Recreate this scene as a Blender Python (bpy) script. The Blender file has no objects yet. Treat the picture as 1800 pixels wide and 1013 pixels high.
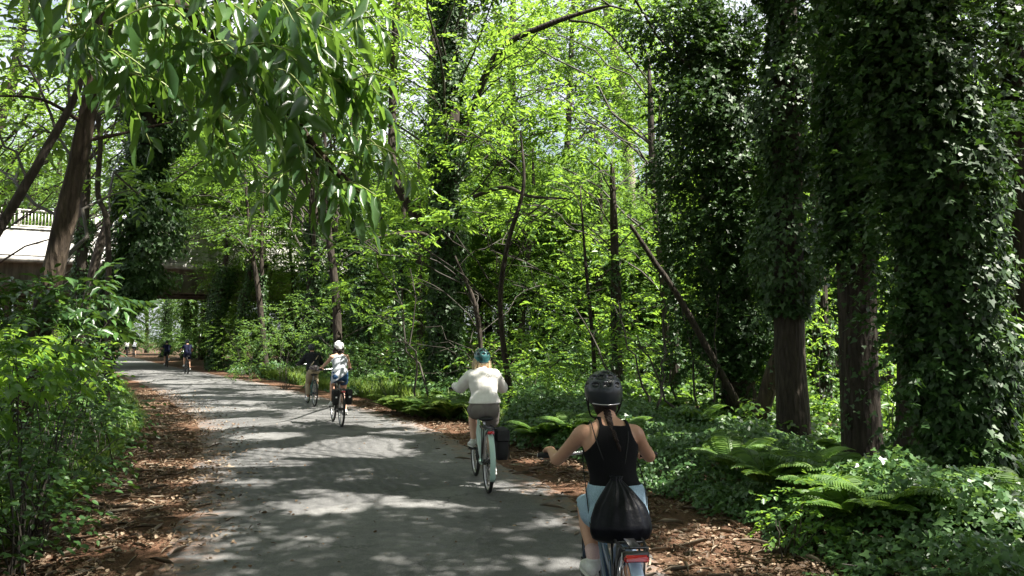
import bpy, math, random
import numpy as np
from mathutils import Vector, Matrix

C = bpy.context.scene.collection
SC = bpy.context.scene
R = math.radians

# ------------------------------------------------------------------ camera
CAMH = 1.75
PITCH = 4.0
cam_d = bpy.data.cameras.new("camera"); cam_d.lens = 26.0; cam_d.sensor_width = 36.0
cam_d.clip_start = 0.05; cam_d.clip_end = 1500
cam = bpy.data.objects.new("camera", cam_d); C.objects.link(cam)
cam.location = (0, 0, CAMH); cam.rotation_euler = (R(90 + PITCH), 0, 0)
SC.camera = cam

# ------------------------------------------------------------------ light
SUN_EL, SUN_AZ = R(58), R(-18)          # azimuth from +X (to the right), a little behind the camera
S = np.array([math.cos(SUN_EL) * math.cos(SUN_AZ), math.cos(SUN_EL) * math.sin(SUN_AZ), math.sin(SUN_EL)])
world = bpy.data.worlds.new("World"); SC.world = world; world.use_nodes = True
wn = world.node_tree; wn.nodes.clear()
wo = wn.nodes.new("ShaderNodeOutputWorld"); wb = wn.nodes.new("ShaderNodeBackground")
sky = wn.nodes.new("ShaderNodeTexSky"); sky.sky_type = 'NISHITA'; sky.sun_disc = False
sky.sun_elevation = SUN_EL; sky.sun_rotation = R(90) - SUN_AZ; sky.dust_density = 3.0
wb.inputs["Strength"].default_value = 0.058
cn = wn.nodes.new("ShaderNodeTexNoise"); cn.inputs["Scale"].default_value = 2.2; cn.inputs["Detail"].default_value = 6.0
cr = wn.nodes.new("ShaderNodeValToRGB"); cr.color_ramp.elements[0].position = .30; cr.color_ramp.elements[1].position = .56
wtc = wn.nodes.new("ShaderNodeTexCoord"); wn.links.new(wtc.outputs["Generated"], cn.inputs["Vector"]); wn.links.new(cn.outputs[0], cr.inputs[0])
cmx = wn.nodes.new("ShaderNodeMixRGB"); cmx.inputs[2].default_value = (5.6, 5.8, 6.4, 1); wn.links.new(cr.outputs[0], cmx.inputs[0]); wn.links.new(sky.outputs[0], cmx.inputs[1])
wn.links.new(cmx.outputs[0], wb.inputs[0]); wn.links.new(wb.outputs[0], wo.inputs[0])
sun_d = bpy.data.lights.new("sun", 'SUN'); sun_d.energy = 5.0; sun_d.angle = R(0.5); sun_d.color = (1.0, 0.95, 0.86)
sun = bpy.data.objects.new("sun", sun_d); C.objects.link(sun)
sun.rotation_euler = Vector(S).to_track_quat('Z', 'Y').to_euler(); sun.location = (20, -6, 40)
SC.view_settings.view_transform = 'Standard'; SC.view_settings.look = 'None'
SC.view_settings.exposure = 2.0; SC.view_settings.gamma = 1.0
cy = SC.cycles
cy.max_bounces = 6; cy.diffuse_bounces = 3; cy.glossy_bounces = 2; cy.transmission_bounces = 4; cy.transparent_max_bounces = 8
cy.caustics_reflective = False; cy.caustics_refractive = False
cy.sample_clamp_indirect = 4.0
cy.use_denoising = True

# ------------------------------------------------------------------ helpers
def unit(v):
    v = np.asarray(v, float)
    return v / np.maximum(np.linalg.norm(v, axis=-1, keepdims=True), 1e-9)

def at(px, py, Y):
    """a point of the photograph (1800 wide) at forward distance Y, as world x, y, z"""
    th = R(PITCH); dx = (px - 900) / 1300.0; dz = (506.5 - py) / 1300.0
    fy = math.cos(th) - dz * math.sin(th); fz = math.sin(th) + dz * math.cos(th)
    return np.array([dx / fy * Y, Y, CAMH + fz / fy * Y])

def gnd(px, py):
    th = R(PITCH); dz = (506.5 - py) / 1300.0
    fy = math.cos(th) - dz * math.sin(th); fz = math.sin(th) + dz * math.cos(th)
    Y = -CAMH * fy / fz
    return at(px, py, Y)

def tag(o, label=None, cat=None, group=None, kind=None):
    if label: o["label"] = label
    if cat: o["category"] = cat
    if group: o["group"] = group
    if kind: o["kind"] = kind
    return o

def empty(name, loc, rz=0.0):
    o = bpy.data.objects.new(name, None); C.objects.link(o)
    o.location = loc; o.rotation_euler = (0, 0, rz); o.empty_display_size = 0.2
    return o

def np_mesh(name, verts, faces, smooth=False):
    """verts (N,3); faces: list of (M,k) int arrays"""
    me = bpy.data.meshes.new(name)
    verts = np.ascontiguousarray(verts, np.float32)
    faces = [np.asarray(f, np.int32) for f in faces if len(f)]
    me.vertices.add(len(verts)); me.vertices.foreach_set("co", verts.ravel())
    nl = sum(f.size for f in faces); npol = sum(len(f) for f in faces)
    me.loops.add(nl); me.polygons.add(npol)
    me.loops.foreach_set("vertex_index", np.concatenate([f.ravel() for f in faces]))
    tot = np.concatenate([np.full(len(f), f.shape[1], np.int32) for f in faces])
    st = np.concatenate([[0], np.cumsum(tot)[:-1]]).astype(np.int32)
    me.polygons.foreach_set("loop_start", st)
    me.update(calc_edges=True)
    if smooth: me.polygons.foreach_set("use_smooth", np.ones(npol, bool))
    me.update()
    return me

def obj(name, me, mat=None, parent=None, loc=None):
    o = bpy.data.objects.new(name, me); C.objects.link(o)
    if mat is not None:
        for m in (mat if isinstance(mat, (list, tuple)) else [mat]): me.materials.append(m)
    if parent is not None: o.parent = parent
    if loc is not None: o.location = loc
    return o

class MB:
    """collects shapes into one mesh"""
    def __init__(s): s.v = []; s.f = {}; s.n = 0
    def add(s, v, fs):
        v = np.asarray(v, float)
        for f in fs:
            f = np.asarray(f, int)
            if len(f): s.f.setdefault(f.shape[1], []).append(f + s.n)
        s.v.append(v); s.n += len(v); return s
    def mesh(s, name, smooth=False, off=None):
        v = np.concatenate(s.v)
        if off is not None: v = v - np.asarray(off)
        return np_mesh(name, v, [np.concatenate(x) for x in s.f.values()], smooth)
    def build(s, name, mat, parent=None, smooth=True, off=None):
        return obj(name, s.mesh(name, smooth, off), mat, parent)
    def tube(s, pts, rad, n=8, cap=True, closed=False, flat=1.0, side=None):
        v, f = tube_arr(pts, rad, n, cap, closed, flat, side); return s.add(v, f)
    def box(s, c, d, rot=None, bev=0.0):
        c = np.asarray(c, float); d = np.asarray(d, float) / 2
        if bev <= 0:
            v = np.array([[x, y, z] for x in (-1, 1) for y in (-1, 1) for z in (-1, 1)], float) * d
            f = [[0, 1, 3, 2], [4, 6, 7, 5], [0, 4, 5, 1], [2, 3, 7, 6], [0, 2, 6, 4], [1, 5, 7, 3]]
            fs = [np.array(f)]
        else:
            # chamfered: 24 verts
            b = bev; vs = []; idx = {}
            for sx in (-1, 1):
                for sy in (-1, 1):
                    for sz in (-1, 1):
                        for ax in range(3):
                            p = np.array([sx, sy, sz], float) * (d - b); p[ax] = [sx, sy, sz][ax] * d[ax]
                            idx[(sx, sy, sz, ax)] = len(vs); vs.append(p)
            v = np.array(vs); q = []; t = []
            for ax in range(3):
                o1, o2 = [a for a in range(3) if a != ax]
                for sg in (-1, 1):
                    def k(a, b2, ax2=ax):
                        s3 = [0, 0, 0]; s3[ax] = sg; s3[o1] = a; s3[o2] = b2; return idx[(*s3, ax2)]
                    q.append([k(-1, -1), k(1, -1), k(1, 1), k(-1, 1)])
            for a1 in range(3):
                for a2 in range(a1 + 1, 3):
                    a3 = 3 - a1 - a2
                    for s1 in (-1, 1):
                        for s2 in (-1, 1):
                            def kk(s3v, ax):
                                s3 = [0, 0, 0]; s3[a1] = s1; s3[a2] = s2; s3[a3] = s3v; return idx[(*s3, ax)]
                            q.append([kk(-1, a1), kk(1, a1), kk(1, a2), kk(-1, a2)])
            for sx in (-1, 1):
                for sy in (-1, 1):
                    for sz in (-1, 1): t.append([idx[(sx, sy, sz, a)] for a in range(3)])
            fs = [np.array(q), np.array(t)]
        if rot is not None: v = v @ np.array(rot.to_3x3() if hasattr(rot, 'to_3x3') else rot).T
        return s.add(v + c, fs)
    def ball(s, c, r, n=12, m=8, rot=None):
        r = np.broadcast_to(np.asarray(r, float), (3,))
        v = [[0, 0, -1]]
        for i in range(1, m):
            a = -math.pi / 2 + math.pi * i / m
            for j in range(n): v.append([math.cos(a) * math.cos(2 * math.pi * j / n), math.cos(a) * math.sin(2 * math.pi * j / n), math.sin(a)])
        v.append([0, 0, 1]); v = np.array(v) * r
        q = [[1 + i * n + j, 1 + i * n + (j + 1) % n, 1 + (i + 1) * n + (j + 1) % n, 1 + (i + 1) * n + j] for i in range(m - 2) for j in range(n)]
        t = [[0, 1 + (j + 1) % n, 1 + j] for j in range(n)] + [[len(v) - 1, 1 + (m - 2) * n + j, 1 + (m - 2) * n + (j + 1) % n] for j in range(n)]
        if rot is not None: v = v @ np.array(rot).T
        return s.add(v + np.asarray(c, float), [np.array(q), np.array(t)])

def tube_arr(pts, rad, n=8, cap=True, closed=False, flat=1.0, side=None):
    """rad: scalar, (k,) or (k,2) = (side radius, other radius)"""
    P = np.asarray(pts, float); k = len(P)
    rad = np.asarray(rad, float)
    if rad.ndim == 0: rad = np.full(k, float(rad))
    if rad.ndim == 1: rad = np.stack([rad, rad * flat], 1)
    if closed: T = np.roll(P, -1, 0) - np.roll(P, 1, 0)
    else: T = np.gradient(P, axis=0)
    T = unit(T)
    if side is not None:
        A = np.broadcast_to(np.asarray(side, float), P.shape).copy()
    else:
        A = np.zeros_like(P); a = np.array([1.0, 0, 0]) if abs(T[0][0]) < .8 else np.array([0, 1.0, 0])
        for i in range(k):
            a = a - T[i] * a.dot(T[i]); a = a / max(np.linalg.norm(a), 1e-9); A[i] = a
    A = A - T * (A * T).sum(1, keepdims=True); A = unit(A); B = np.cross(T, A)
    ang = np.arange(n) * 2 * math.pi / n
    V = P[:, None] + A[:, None] * (np.cos(ang)[None, :, None] * rad[:, None, 0:1]) + B[:, None] * (np.sin(ang)[None, :, None] * rad[:, None, 1:2])
    V = V.reshape(-1, 3)
    i = np.arange(k if closed else k - 1)[:, None]; j = np.arange(n)[None]
    i2 = (i + 1) % k
    q = np.stack([i * n + j, i * n + (j + 1) % n, i2 * n + (j + 1) % n, i2 * n + j], -1).reshape(-1, 4)
    fs = [q]
    if cap and not closed:
        V = np.concatenate([V, P[:1], P[-1:]]); c0, c1 = k * n, k * n + 1; jj = np.arange(n)
        fs.append(np.concatenate([np.stack([np.full(n, c0), (jj + 1) % n, jj], 1), np.stack([np.full(n, c1), (k - 1) * n + jj, (k - 1) * n + (jj + 1) % n], 1)]))
    return V, fs

def spline(pts, m=6):
    """Catmull-Rom through rows of pts (any columns)"""
    P = np.asarray(pts, float)
    if len(P) < 3:
        t = np.linspace(0, 1, m + 1)[:, None]; return P[0] * (1 - t) + P[-1] * t
    E = np.concatenate([[2 * P[0] - P[1]], P, [2 * P[-1] - P[-2]]]); out = []
    for i in range(1, len(E) - 2):
        t = np.linspace(0, 1, m, endpoint=False)[:, None]; p0, p1, p2, p3 = E[i - 1], E[i], E[i + 1], E[i + 2]
        out.append(.5 * ((2 * p1) + (-p0 + p2) * t + (2 * p0 - 5 * p1 + 4 * p2 - p3) * t ** 2 + (-p0 + 3 * p1 - 3 * p2 + p3) * t ** 3))
    out.append(P[-1:]); return np.concatenate(out)

_nr = np.random.default_rng(5)
_NK = _nr.normal(size=(3, 24, 3)); _NP = _nr.uniform(0, 6.28, (3, 24))
def noise3(p, s=1.0, ch=0):
    """smooth pseudo noise, about -1..1, of points (N,3) at scale s (1/size)"""
    p = np.asarray(p, float)
    if p.shape[-1] == 2: p = np.concatenate([p, np.zeros(p.shape[:-1] + (1,))], -1)
    return np.sin(p @ (_NK[ch].T * s) * 2.2 + _NP[ch]).sum(-1) / math.sqrt(24) * .8

# ------------------------------------------------------------------ materials
def mat_new(name):
    m = bpy.data.materials.new(name); m.use_nodes = True; nt = m.node_tree
    b = nt.nodes["Principled BSDF"]; return m, nt, b
def nd(nt, t, **kw):
    n = nt.nodes.new(t)
    for k, v in kw.items():
        if k in n.inputs: n.inputs[k].default_value = v
        else: setattr(n, k, v)
    return n
def ramp(nt, fac, stops):
    r = nt.nodes.new("ShaderNodeValToRGB"); e = r.color_ramp.elements
    while len(e) < len(stops): e.new(0.5)
    for x, (p, c) in zip(e, stops): x.position = p; x.color = (*c, 1)
    if fac is not None: nt.links.new(fac, r.inputs[0])
    return r
def plain(name, col, rough=.6, metal=0.0, nscale=0, namt=.15, bump=0.0, coat=0.0, spec=.5, bscale=None):
    m, nt, b = mat_new(name)
    b.inputs["Base Color"].default_value = (*col, 1); b.inputs["Roughness"].default_value = rough
    b.inputs["Metallic"].default_value = metal; b.inputs["Coat Weight"].default_value = coat
    b.inputs["Specular IOR Level"].default_value = spec
    tc = nd(nt, "ShaderNodeTexCoord")
    if nscale:
        n = nd(nt, "ShaderNodeTexNoise", Scale=nscale, Detail=4.0); nt.links.new(tc.outputs["Object"], n.inputs["Vector"])
        c0 = tuple(max(0, x * (1 - namt)) for x in col); c1 = tuple(min(1, x * (1 + namt)) for x in col)
        r = ramp(nt, n.outputs[0], [(.3, c0), (.7, c1)]); nt.links.new(r.outputs[0], b.inputs["Base Color"])
    if bump:
        n = nd(nt, "ShaderNodeTexNoise", Scale=bscale or nscale or 40, Detail=5.0); nt.links.new(tc.outputs["Object"], n.inputs["Vector"])
        bp = nd(nt, "ShaderNodeBump", Strength=1.0, Distance=bump); nt.links.new(n.outputs[0], bp.inputs["Height"]); nt.links.new(bp.outputs[0], b.inputs["Normal"])
    return m
def leaf_mat(name, cols, trans, tamt=.38, rough=.42, spec=.5, clump=.25):
    """cols: leaf colours from dark to light, chosen leaf by leaf; trans: colour of light shining through"""
    m, nt, b = mat_new(name)
    g = nd(nt, "ShaderNodeNewGeometry"); tc = nd(nt, "ShaderNodeTexCoord")
    n = nd(nt, "ShaderNodeTexNoise", Scale=.7, Detail=2.0); nt.links.new(tc.outputs["Object"], n.inputs["Vector"])
    mx = nd(nt, "ShaderNodeMath", operation='MULTIPLY_ADD'); nt.links.new(n.outputs[0], mx.inputs[0]); mx.inputs[1].default_value = clump * 2
    ml = nd(nt, "ShaderNodeMath", operation='MULTIPLY_ADD'); nt.links.new(g.outputs["Random Per Island"], ml.inputs[0]); ml.inputs[1].default_value = 1.0; ml.inputs[2].default_value = -clump
    nt.links.new(ml.outputs[0], mx.inputs[2])
    k = len(cols); r = ramp(nt, mx.outputs[0], [((i + .0) / max(1, k - 1), c) for i, c in enumerate(cols)])
    nt.links.new(r.outputs[0], b.inputs["Base Color"]); b.inputs["Roughness"].default_value = rough; b.inputs["Specular IOR Level"].default_value = spec
    t = nd(nt, "ShaderNodeBsdfTranslucent"); t.inputs[0].default_value = (*trans, 1)
    mt = nd(nt, "ShaderNodeMixRGB", blend_type='MULTIPLY'); mt.inputs[0].default_value = .55
    hs = nd(nt, "ShaderNodeMixRGB", blend_type='MIX'); hs.inputs[0].default_value = .75; nt.links.new(r.outputs[0], hs.inputs[1]); hs.inputs[2].default_value = (*trans, 1)
    nt.links.new(hs.outputs[0], t.inputs[0])
    mix = nd(nt, "ShaderNodeMixShader"); mix.inputs[0].default_value = tamt
    nt.links.new(b.outputs[0], mix.inputs[1]); nt.links.new(t.outputs[0], mix.inputs[2])
    nt.links.new(mix.outputs[0], nt.nodes["Material Output"].inputs[0])
    return m
M = {}
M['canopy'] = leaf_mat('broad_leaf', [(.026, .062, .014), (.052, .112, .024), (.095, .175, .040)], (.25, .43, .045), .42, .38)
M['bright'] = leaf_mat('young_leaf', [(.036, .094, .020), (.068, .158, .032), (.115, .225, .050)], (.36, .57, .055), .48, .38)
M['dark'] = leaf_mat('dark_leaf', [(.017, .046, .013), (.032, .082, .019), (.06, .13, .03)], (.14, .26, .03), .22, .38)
M['ivy'] = leaf_mat('ivy_leaf', [(.014, .038, .010), (.026, .064, .015), (.050, .105, .026)], (.12, .24, .03), .16, .52, .35)
M['cover'] = leaf_mat('ground_ivy_leaf', [(.030, .078, .026), (.058, .128, .040), (.10, .19, .06)], (.22, .38, .07), .27, .42)
M['near'] = leaf_mat('foreground_leaf', [(.028, .070, .026), (.045, .100, .034), (.07, .14, .040)], (.26, .46, .05), .40, .30, .6)
M['fern'] = leaf_mat('fern_leaf', [(.045, .10, .02), (.08, .165, .03), (.13, .22, .04)], (.30, .48, .05), .4, .5)
M['grass'] = leaf_mat('grass_blade', [(.04, .09, .016), (.085, .16, .025), (.19, .24, .06)], (.30, .44, .06), .4, .5)
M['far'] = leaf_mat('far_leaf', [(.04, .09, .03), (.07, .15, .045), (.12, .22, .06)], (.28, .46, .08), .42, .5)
M['litter'] = leaf_mat('dead_leaf', [(.050, .030, .018), (.12, .075, .044), (.27, .20, .135)], (.3, .18, .08), .1, .6, .4, .1)
M['deadtwig'] = plain('dead_twig', (.22, .18, .13), .8, nscale=8, namt=.4)
def bark(name, c0, c1, disp=.02):
    m, nt, b = mat_new(name); tc = nd(nt, "ShaderNodeTexCoord"); mp = nd(nt, "ShaderNodeMapping"); mp.inputs["Scale"].default_value = (9, 9, 1.8)
    nt.links.new(tc.outputs["Object"], mp.inputs[0])
    n = nd(nt, "ShaderNodeTexNoise", Scale=1.6, Detail=8.0, Roughness=.65, Distortion=.6); nt.links.new(mp.outputs[0], n.inputs[0])
    v = nd(nt, "ShaderNodeTexVoronoi", Scale=2.2); nt.links.new(mp.outputs[0], v.inputs[0])
    r = ramp(nt, n.outputs[0], [(.32, c0), (.62, c1), (.75, tuple(min(1, x * 1.6) for x in c1))]); nt.links.new(r.outputs[0], b.inputs[0])
    a = nd(nt, "ShaderNodeMath", operation='ADD'); nt.links.new(n.outputs[0], a.inputs[0]); nt.links.new(v.outputs[0], a.inputs[1])
    bp = nd(nt, "ShaderNodeBump", Strength=1.0, Distance=disp); nt.links.new(a.outputs[0], bp.inputs["Height"]); nt.links.new(bp.outputs[0], b.inputs["Normal"])
    b.inputs["Roughness"].default_value = .85; b.inputs["Specular IOR Level"].default_value = .25; return m
M['bark'] = bark('rough_bark', (.020, .014, .010), (.070, .052, .036), .03)
M['bark_dark'] = bark('dark_bark', (.016, .012, .010), (.05, .040, .030), .03)
M['bark_pale'] = bark('pale_bark', (.16, .13, .11), (.34, .30, .26), .02)
M['twig'] = plain('twig_bark', (.034, .028, .02), .7, nscale=10, namt=.4)
M['twig_green'] = plain('green_twig', (.22, .26, .09), .5)

# ------------------------------------------------------------------ road line
RC = np.array([(-30, 3.0), (-10, .6), (0, -.35), (5.5, -.95), (8, -1.45), (12, -2.85), (16, -4.5), (22, -7.8), (28, -11.3), (34, -15.1), (40, -19), (47, -23.6), (60, -31.6), (73, -39.6), (82, -47.5), (88, -57), (92, -72), (95, -110), (97, -170)], float)
RCs = spline(RC, 8)
HW = 2.15
def rc(y): return np.interp(y, RCs[:, 0], RCs[:, 1])
def rs(y): return np.gradient(RCs[:, 1], RCs[:, 0])[np.clip(np.searchsorted(RCs[:, 0], y), 0, len(RCs) - 1)]
def road_s(x, y):
    """signed distance from the road's middle, positive to the right"""
    s = (np.asarray(x) - rc(y)) * np.cos(np.arctan(rs(y))); return np.where(np.asarray(y) > 97, np.maximum(np.abs(s), np.asarray(y) - 92), s)
def rp(y, s):
    a = math.atan(float(rs(y))); return np.array([rc(y) + s / math.cos(a), y])

def ground_z(x, y):
    s = road_s(x, y); p = np.stack([np.asarray(x, float), np.asarray(y, float)], -1)
    n = noise3(p, .35, 0); n2 = noise3(p, 1.6, 1)
    e = np.clip((np.abs(s) - HW - .35) / 1.6, 0, 1); e = e * e * (3 - 2 * e)
    left = np.clip((-s - HW - 1.0) / 4, 0, 1); right = np.clip((s - HW - 6) / 20, 0, 1)
    z = e * (.10 * n + .035 * n2 + .03) + left * .5 * np.clip(1 - (y - 30) / 40, 0, 1) - right * .8
    return z

# ground
def axis(a, b, c, d, fine, n0, n1):
    return np.unique(np.concatenate([-np.geomspace(1, abs(a - b) + 1, n0)[::-1] + 1 + b, np.arange(b, c, fine), np.geomspace(1, d - c + 1, n1) - 1 + c]))
gx = axis(-420, -28, 13, 420, .2, 28, 28); gy = axis(-300, -2, 46, 700, .2, 26, 40)
GX, GY = np.meshgrid(gx, gy); gz = ground_z(GX.ravel(), GY.ravel())
gv = np.stack([GX.ravel(), GY.ravel(), gz], 1); nx, ny = len(gx), len(gy)
ii, jj = np.meshgrid(np.arange(nx - 1), np.arange(ny - 1)); a0 = (jj * nx + ii).ravel()
gme = np_mesh("ground", gv, [np.stack([a0, a0 + 1, a0 + nx + 1, a0 + nx], 1)], True)
at_ = gme.attributes.new("verge", 'FLOAT', 'POINT')
sv = road_s(gv[:, 0], gv[:, 1]); nn = noise3(gv[:, :2], .8, 2)
w_r = np.clip(1 - (sv - HW - .95 - .35 * nn) / .5, 0, 1) * (sv > 0); w_l = np.clip(1 - (-sv - HW - .5 - .3 * nn) / .6, 0, 1) * (sv <= 0)
at_.data.foreach_set("value", (w_r + w_l).astype(np.float32))
m, nt, b = mat_new("forest_soil"); tc = nd(nt, "ShaderNodeTexCoord"); at2 = nd(nt, "ShaderNodeAttribute", attribute_name="verge")
n1 = nd(nt, "ShaderNodeTexNoise", Scale=14.0, Detail=8.0, Roughness=.7); n2 = nd(nt, "ShaderNodeTexNoise", Scale=1.3, Detail=4.0); n3 = nd(nt, "ShaderNodeTexNoise", Scale=60.0, Detail=4.0)
for n in (n1, n2, n3): nt.links.new(tc.outputs["Object"], n.inputs[0])
ra = ramp(nt, n1.outputs[0], [(.3, (.035, .022, .013)), (.55, (.08, .05, .03)), (.75, (.17, .12, .08))])
rb = ramp(nt, n1.outputs[0], [(.28, (.05, .027, .016)), (.5, (.115, .060, .036)), (.72, (.23, .130, .078))])
ad = nd(nt, "ShaderNodeMath", operation='MULTIPLY'); nt.links.new(at2.outputs["Fac"], ad.inputs[0])
nr_ = ramp(nt, n2.outputs[0], [(.3, (.35,) * 3), (.6, (1,) * 3)]); nt.links.new(nr_.outputs[0], ad.inputs[1])
mx = nd(nt, "ShaderNodeMixRGB"); nt.links.new(ad.outputs[0], mx.inputs[0]); nt.links.new(ra.outputs[0], mx.inputs[1]); nt.links.new(rb.outputs[0], mx.inputs[2])
nt.links.new(mx.outputs[0], b.inputs[0]); b.inputs["Roughness"].default_value = .95; b.inputs["Specular IOR Level"].default_value = .2
bp = nd(nt, "ShaderNodeBump", Strength=1.0, Distance=.03); sm = nd(nt, "ShaderNodeMath", operation='ADD'); nt.links.new(n1.outputs[0], sm.inputs[0]); nt.links.new(n3.outputs[0], sm.inputs[1])
nt.links.new(sm.outputs[0], bp.inputs["Height"]); nt.links.new(bp.outputs[0], b.inputs["Normal"])
tag(obj("ground", gme, m), kind="structure")

# road sheet
ys = np.concatenate([np.arange(-30, 30, .12), np.arange(30, 84, .6), np.arange(84, 96.5, .12)]); ncr = 28
vv = []
for y in ys:
    a = math.atan(float(rs(y)))
    l = -HW + .42 * math.exp(-((y - 4) / 4.5) ** 2) + .10 * noise3(np.array([[y, 3.0]]), 1.1, 0)[0] + .035 * noise3(np.array([[y, 9.0]]), 5., 1)[0]
    r_ = HW + .08 * noise3(np.array([[y, -7.0]]), 1.1, 1)[0] + .035 * noise3(np.array([[y, 1.0]]), 5., 2)[0]
    s_ = np.linspace(l, r_, ncr)
    z = .008 + .02 * (1 - (s_ / HW) ** 2) + .004 * noise3(np.stack([s_, np.full(ncr, y)], 1), 1.5, 0)
    z[0] = z[-1] = -.01
    vv.append(np.stack([rc(y) + s_ * math.cos(a), y - s_ * math.sin(a), z], 1))
vv = np.concatenate(vv); i, j = np.meshgrid(np.arange(ncr - 1), np.arange(len(ys) - 1)); a0 = (j * ncr + i).ravel()
rme = np_mesh("road", vv, [np.stack([a0, a0 + 1, a0 + ncr + 1, a0 + ncr], 1)], True)
ra_ = rme.attributes.new("across", 'FLOAT', 'POINT'); ra_.data.foreach_set("value", np.tile(np.linspace(-1, 1, ncr), len(ys)).astype(np.float32))
ra_ = rme.attributes.new("along", 'FLOAT', 'POINT'); ra_.data.foreach_set("value", np.repeat(ys, ncr).astype(np.float32))
m, nt, b = mat_new("old_asphalt"); tc = nd(nt, "ShaderNodeTexCoord")
def nz(scale, det=5.0, ro=.6, dist=0.0, vec=None):
    n = nd(nt, "ShaderNodeTexNoise", Scale=scale, Detail=det, Roughness=ro, Distortion=dist); nt.links.new(vec or tc.outputs["Object"], n.inputs[0]); return n
fine = nz(120., 4., .75); mid = nz(11., 8., .78); big = nz(.8, 5., .6, .5)
base = ramp(nt, big.outputs[0], [(.25, (.110, .110, .108)), (.5, (.150, .149, .146)), (.75, (.200, .198, .192))])
md = ramp(nt, mid.outputs[0], [(.3, (.60,) * 3), (.55, (1.0,) * 3), (.75, (1.22,) * 3)])
fi = ramp(nt, fine.outputs[0], [(.34, (.55,) * 3), (.5, (.95,) * 3), (.66, (1.6,) * 3)])
x1 = nd(nt, "ShaderNodeMixRGB", blend_type='MULTIPLY'); x1.inputs[0].default_value = 1; nt.links.new(base.outputs[0], x1.inputs[1]); nt.links.new(md.outputs[0], x1.inputs[2])
x2 = nd(nt, "ShaderNodeMixRGB", blend_type='MULTIPLY'); x2.inputs[0].default_value = 1; nt.links.new(x1.outputs[0], x2.inputs[1]); nt.links.new(fi.outputs[0], x2.inputs[2])
# dark stains and old tar
st = nz(1.7, 6., .75, 1.2); str_ = ramp(nt, st.outputs[0], [(.58, (1, 1, 1)), (.70, (.52, .52, .54))])
x3 = nd(nt, "ShaderNodeMixRGB", blend_type='MULTIPLY'); x3.inputs[0].default_value = .8; nt.links.new(x2.outputs[0], x3.inputs[1]); nt.links.new(str_.outputs[0], x3.inputs[2])
vc = nd(nt, "ShaderNodeTexVoronoi", feature='DISTANCE_TO_EDGE', Scale=.55); wd = nz(2.5, 4., .7); wdm = nd(nt, "ShaderNodeMixRGB", blend_type='ADD'); wdm.inputs[0].default_value = .55
nt.links.new(tc.outputs["Object"], wdm.inputs[1]); nt.links.new(wd.outputs["Color"], wdm.inputs[2]); nt.links.new(wdm.outputs[0], vc.inputs[0])
cr_ = ramp(nt, vc.outputs["Distance"], [(.0, (.30, .30, .30)), (.010, (1, 1, 1))]); cb_ = nd(nt, "ShaderNodeMixRGB", blend_type='MULTIPLY'); nt.links.new(x3.outputs[0], cb_.inputs[1]); nt.links.new(cr_.outputs[0], cb_.inputs[2])
cmk = ramp(nt, nz(.45, 3.).outputs[0], [(.45, (0, 0, 0)), (.6, (1, 1, 1))]); nt.links.new(cmk.outputs[0], cb_.inputs[0])
vp = nd(nt, "ShaderNodeTexVoronoi", Scale=.33); nt.links.new(wdm.outputs[0], vp.inputs[0]); pr = ramp(nt, vp.outputs["Color"], [(.0, (.74, .74, .75)), (.35, (.74, .74, .75)), (.36, (1, 1, 1))])
cb2 = nd(nt, "ShaderNodeMixRGB", blend_type='MULTIPLY'); cb2.inputs[0].default_value = 1; nt.links.new(cb_.outputs[0], cb2.inputs[1]); nt.links.new(pr.outputs[0], cb2.inputs[2]); x3 = cb2
# worn ridges left by a roller in a patch left of the middle
al = nd(nt, "ShaderNodeAttribute", attribute_name="along"); ac = nd(nt, "ShaderNodeAttribute", attribute_name="across")
cmb = nd(nt, "ShaderNodeCombineXYZ"); nt.links.new(ac.outputs["Fac"], cmb.inputs[0]); nt.links.new(al.outputs["Fac"], cmb.inputs[1])
wv = nd(nt, "ShaderNodeTexWave", Scale=4.2, Distortion=2.5, Detail=2.0); wv.inputs["Detail Scale"].default_value = 1.5; nt.links.new(cmb.outputs[0], wv.inputs[0])
def band(att, lo, hi, soft):
    a = nd(nt, "ShaderNodeMapRange", interpolation_type='SMOOTHSTEP'); a.inputs[1].default_value = lo; a.inputs[2].default_value = lo + soft; nt.links.new(att, a.inputs[0])
    c = nd(nt, "ShaderNodeMapRange", interpolation_type='SMOOTHSTEP'); c.inputs[1].default_value = hi; c.inputs[2].default_value = hi + soft; c.inputs[3].default_value = 1; c.inputs[4].default_value = 0; nt.links.new(att, c.inputs[0])
    q = nd(nt, "ShaderNodeMath", operation='MULTIPLY'); nt.links.new(a.outputs[0], q.inputs[0]); nt.links.new(c.outputs[0], q.inputs[1]); return q
q1 = band(ac.outputs["Fac"], -.85, .05, .35); q2 = band(al.outputs["Fac"], 7.6, 12.2, 1.2)
qq = nd(nt, "ShaderNodeMath", operation='MULTIPLY'); nt.links.new(q1.outputs[0], qq.inputs[0]); nt.links.new(q2.outputs[0], qq.inputs[1])
q3 = nd(nt, "ShaderNodeMath", operation='MULTIPLY'); nt.links.new(qq.outputs[0], q3.inputs[0]); nt.links.new(wv.outputs[0], q3.inputs[1])
q4 = nd(nt, "ShaderNodeMath", operation='MULTIPLY'); nt.links.new(q3.outputs[0], q4.inputs[0]); nt.links.new(mid.outputs[0], q4.inputs[1])
x4 = nd(nt, "ShaderNodeMixRGB", blend_type='MIX'); nt.links.new(q4.outputs[0], x4.inputs[0]); nt.links.new(x3.outputs[0], x4.inputs[1]); x4.inputs[2].default_value = (.05, .05, .052, 1)
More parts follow.
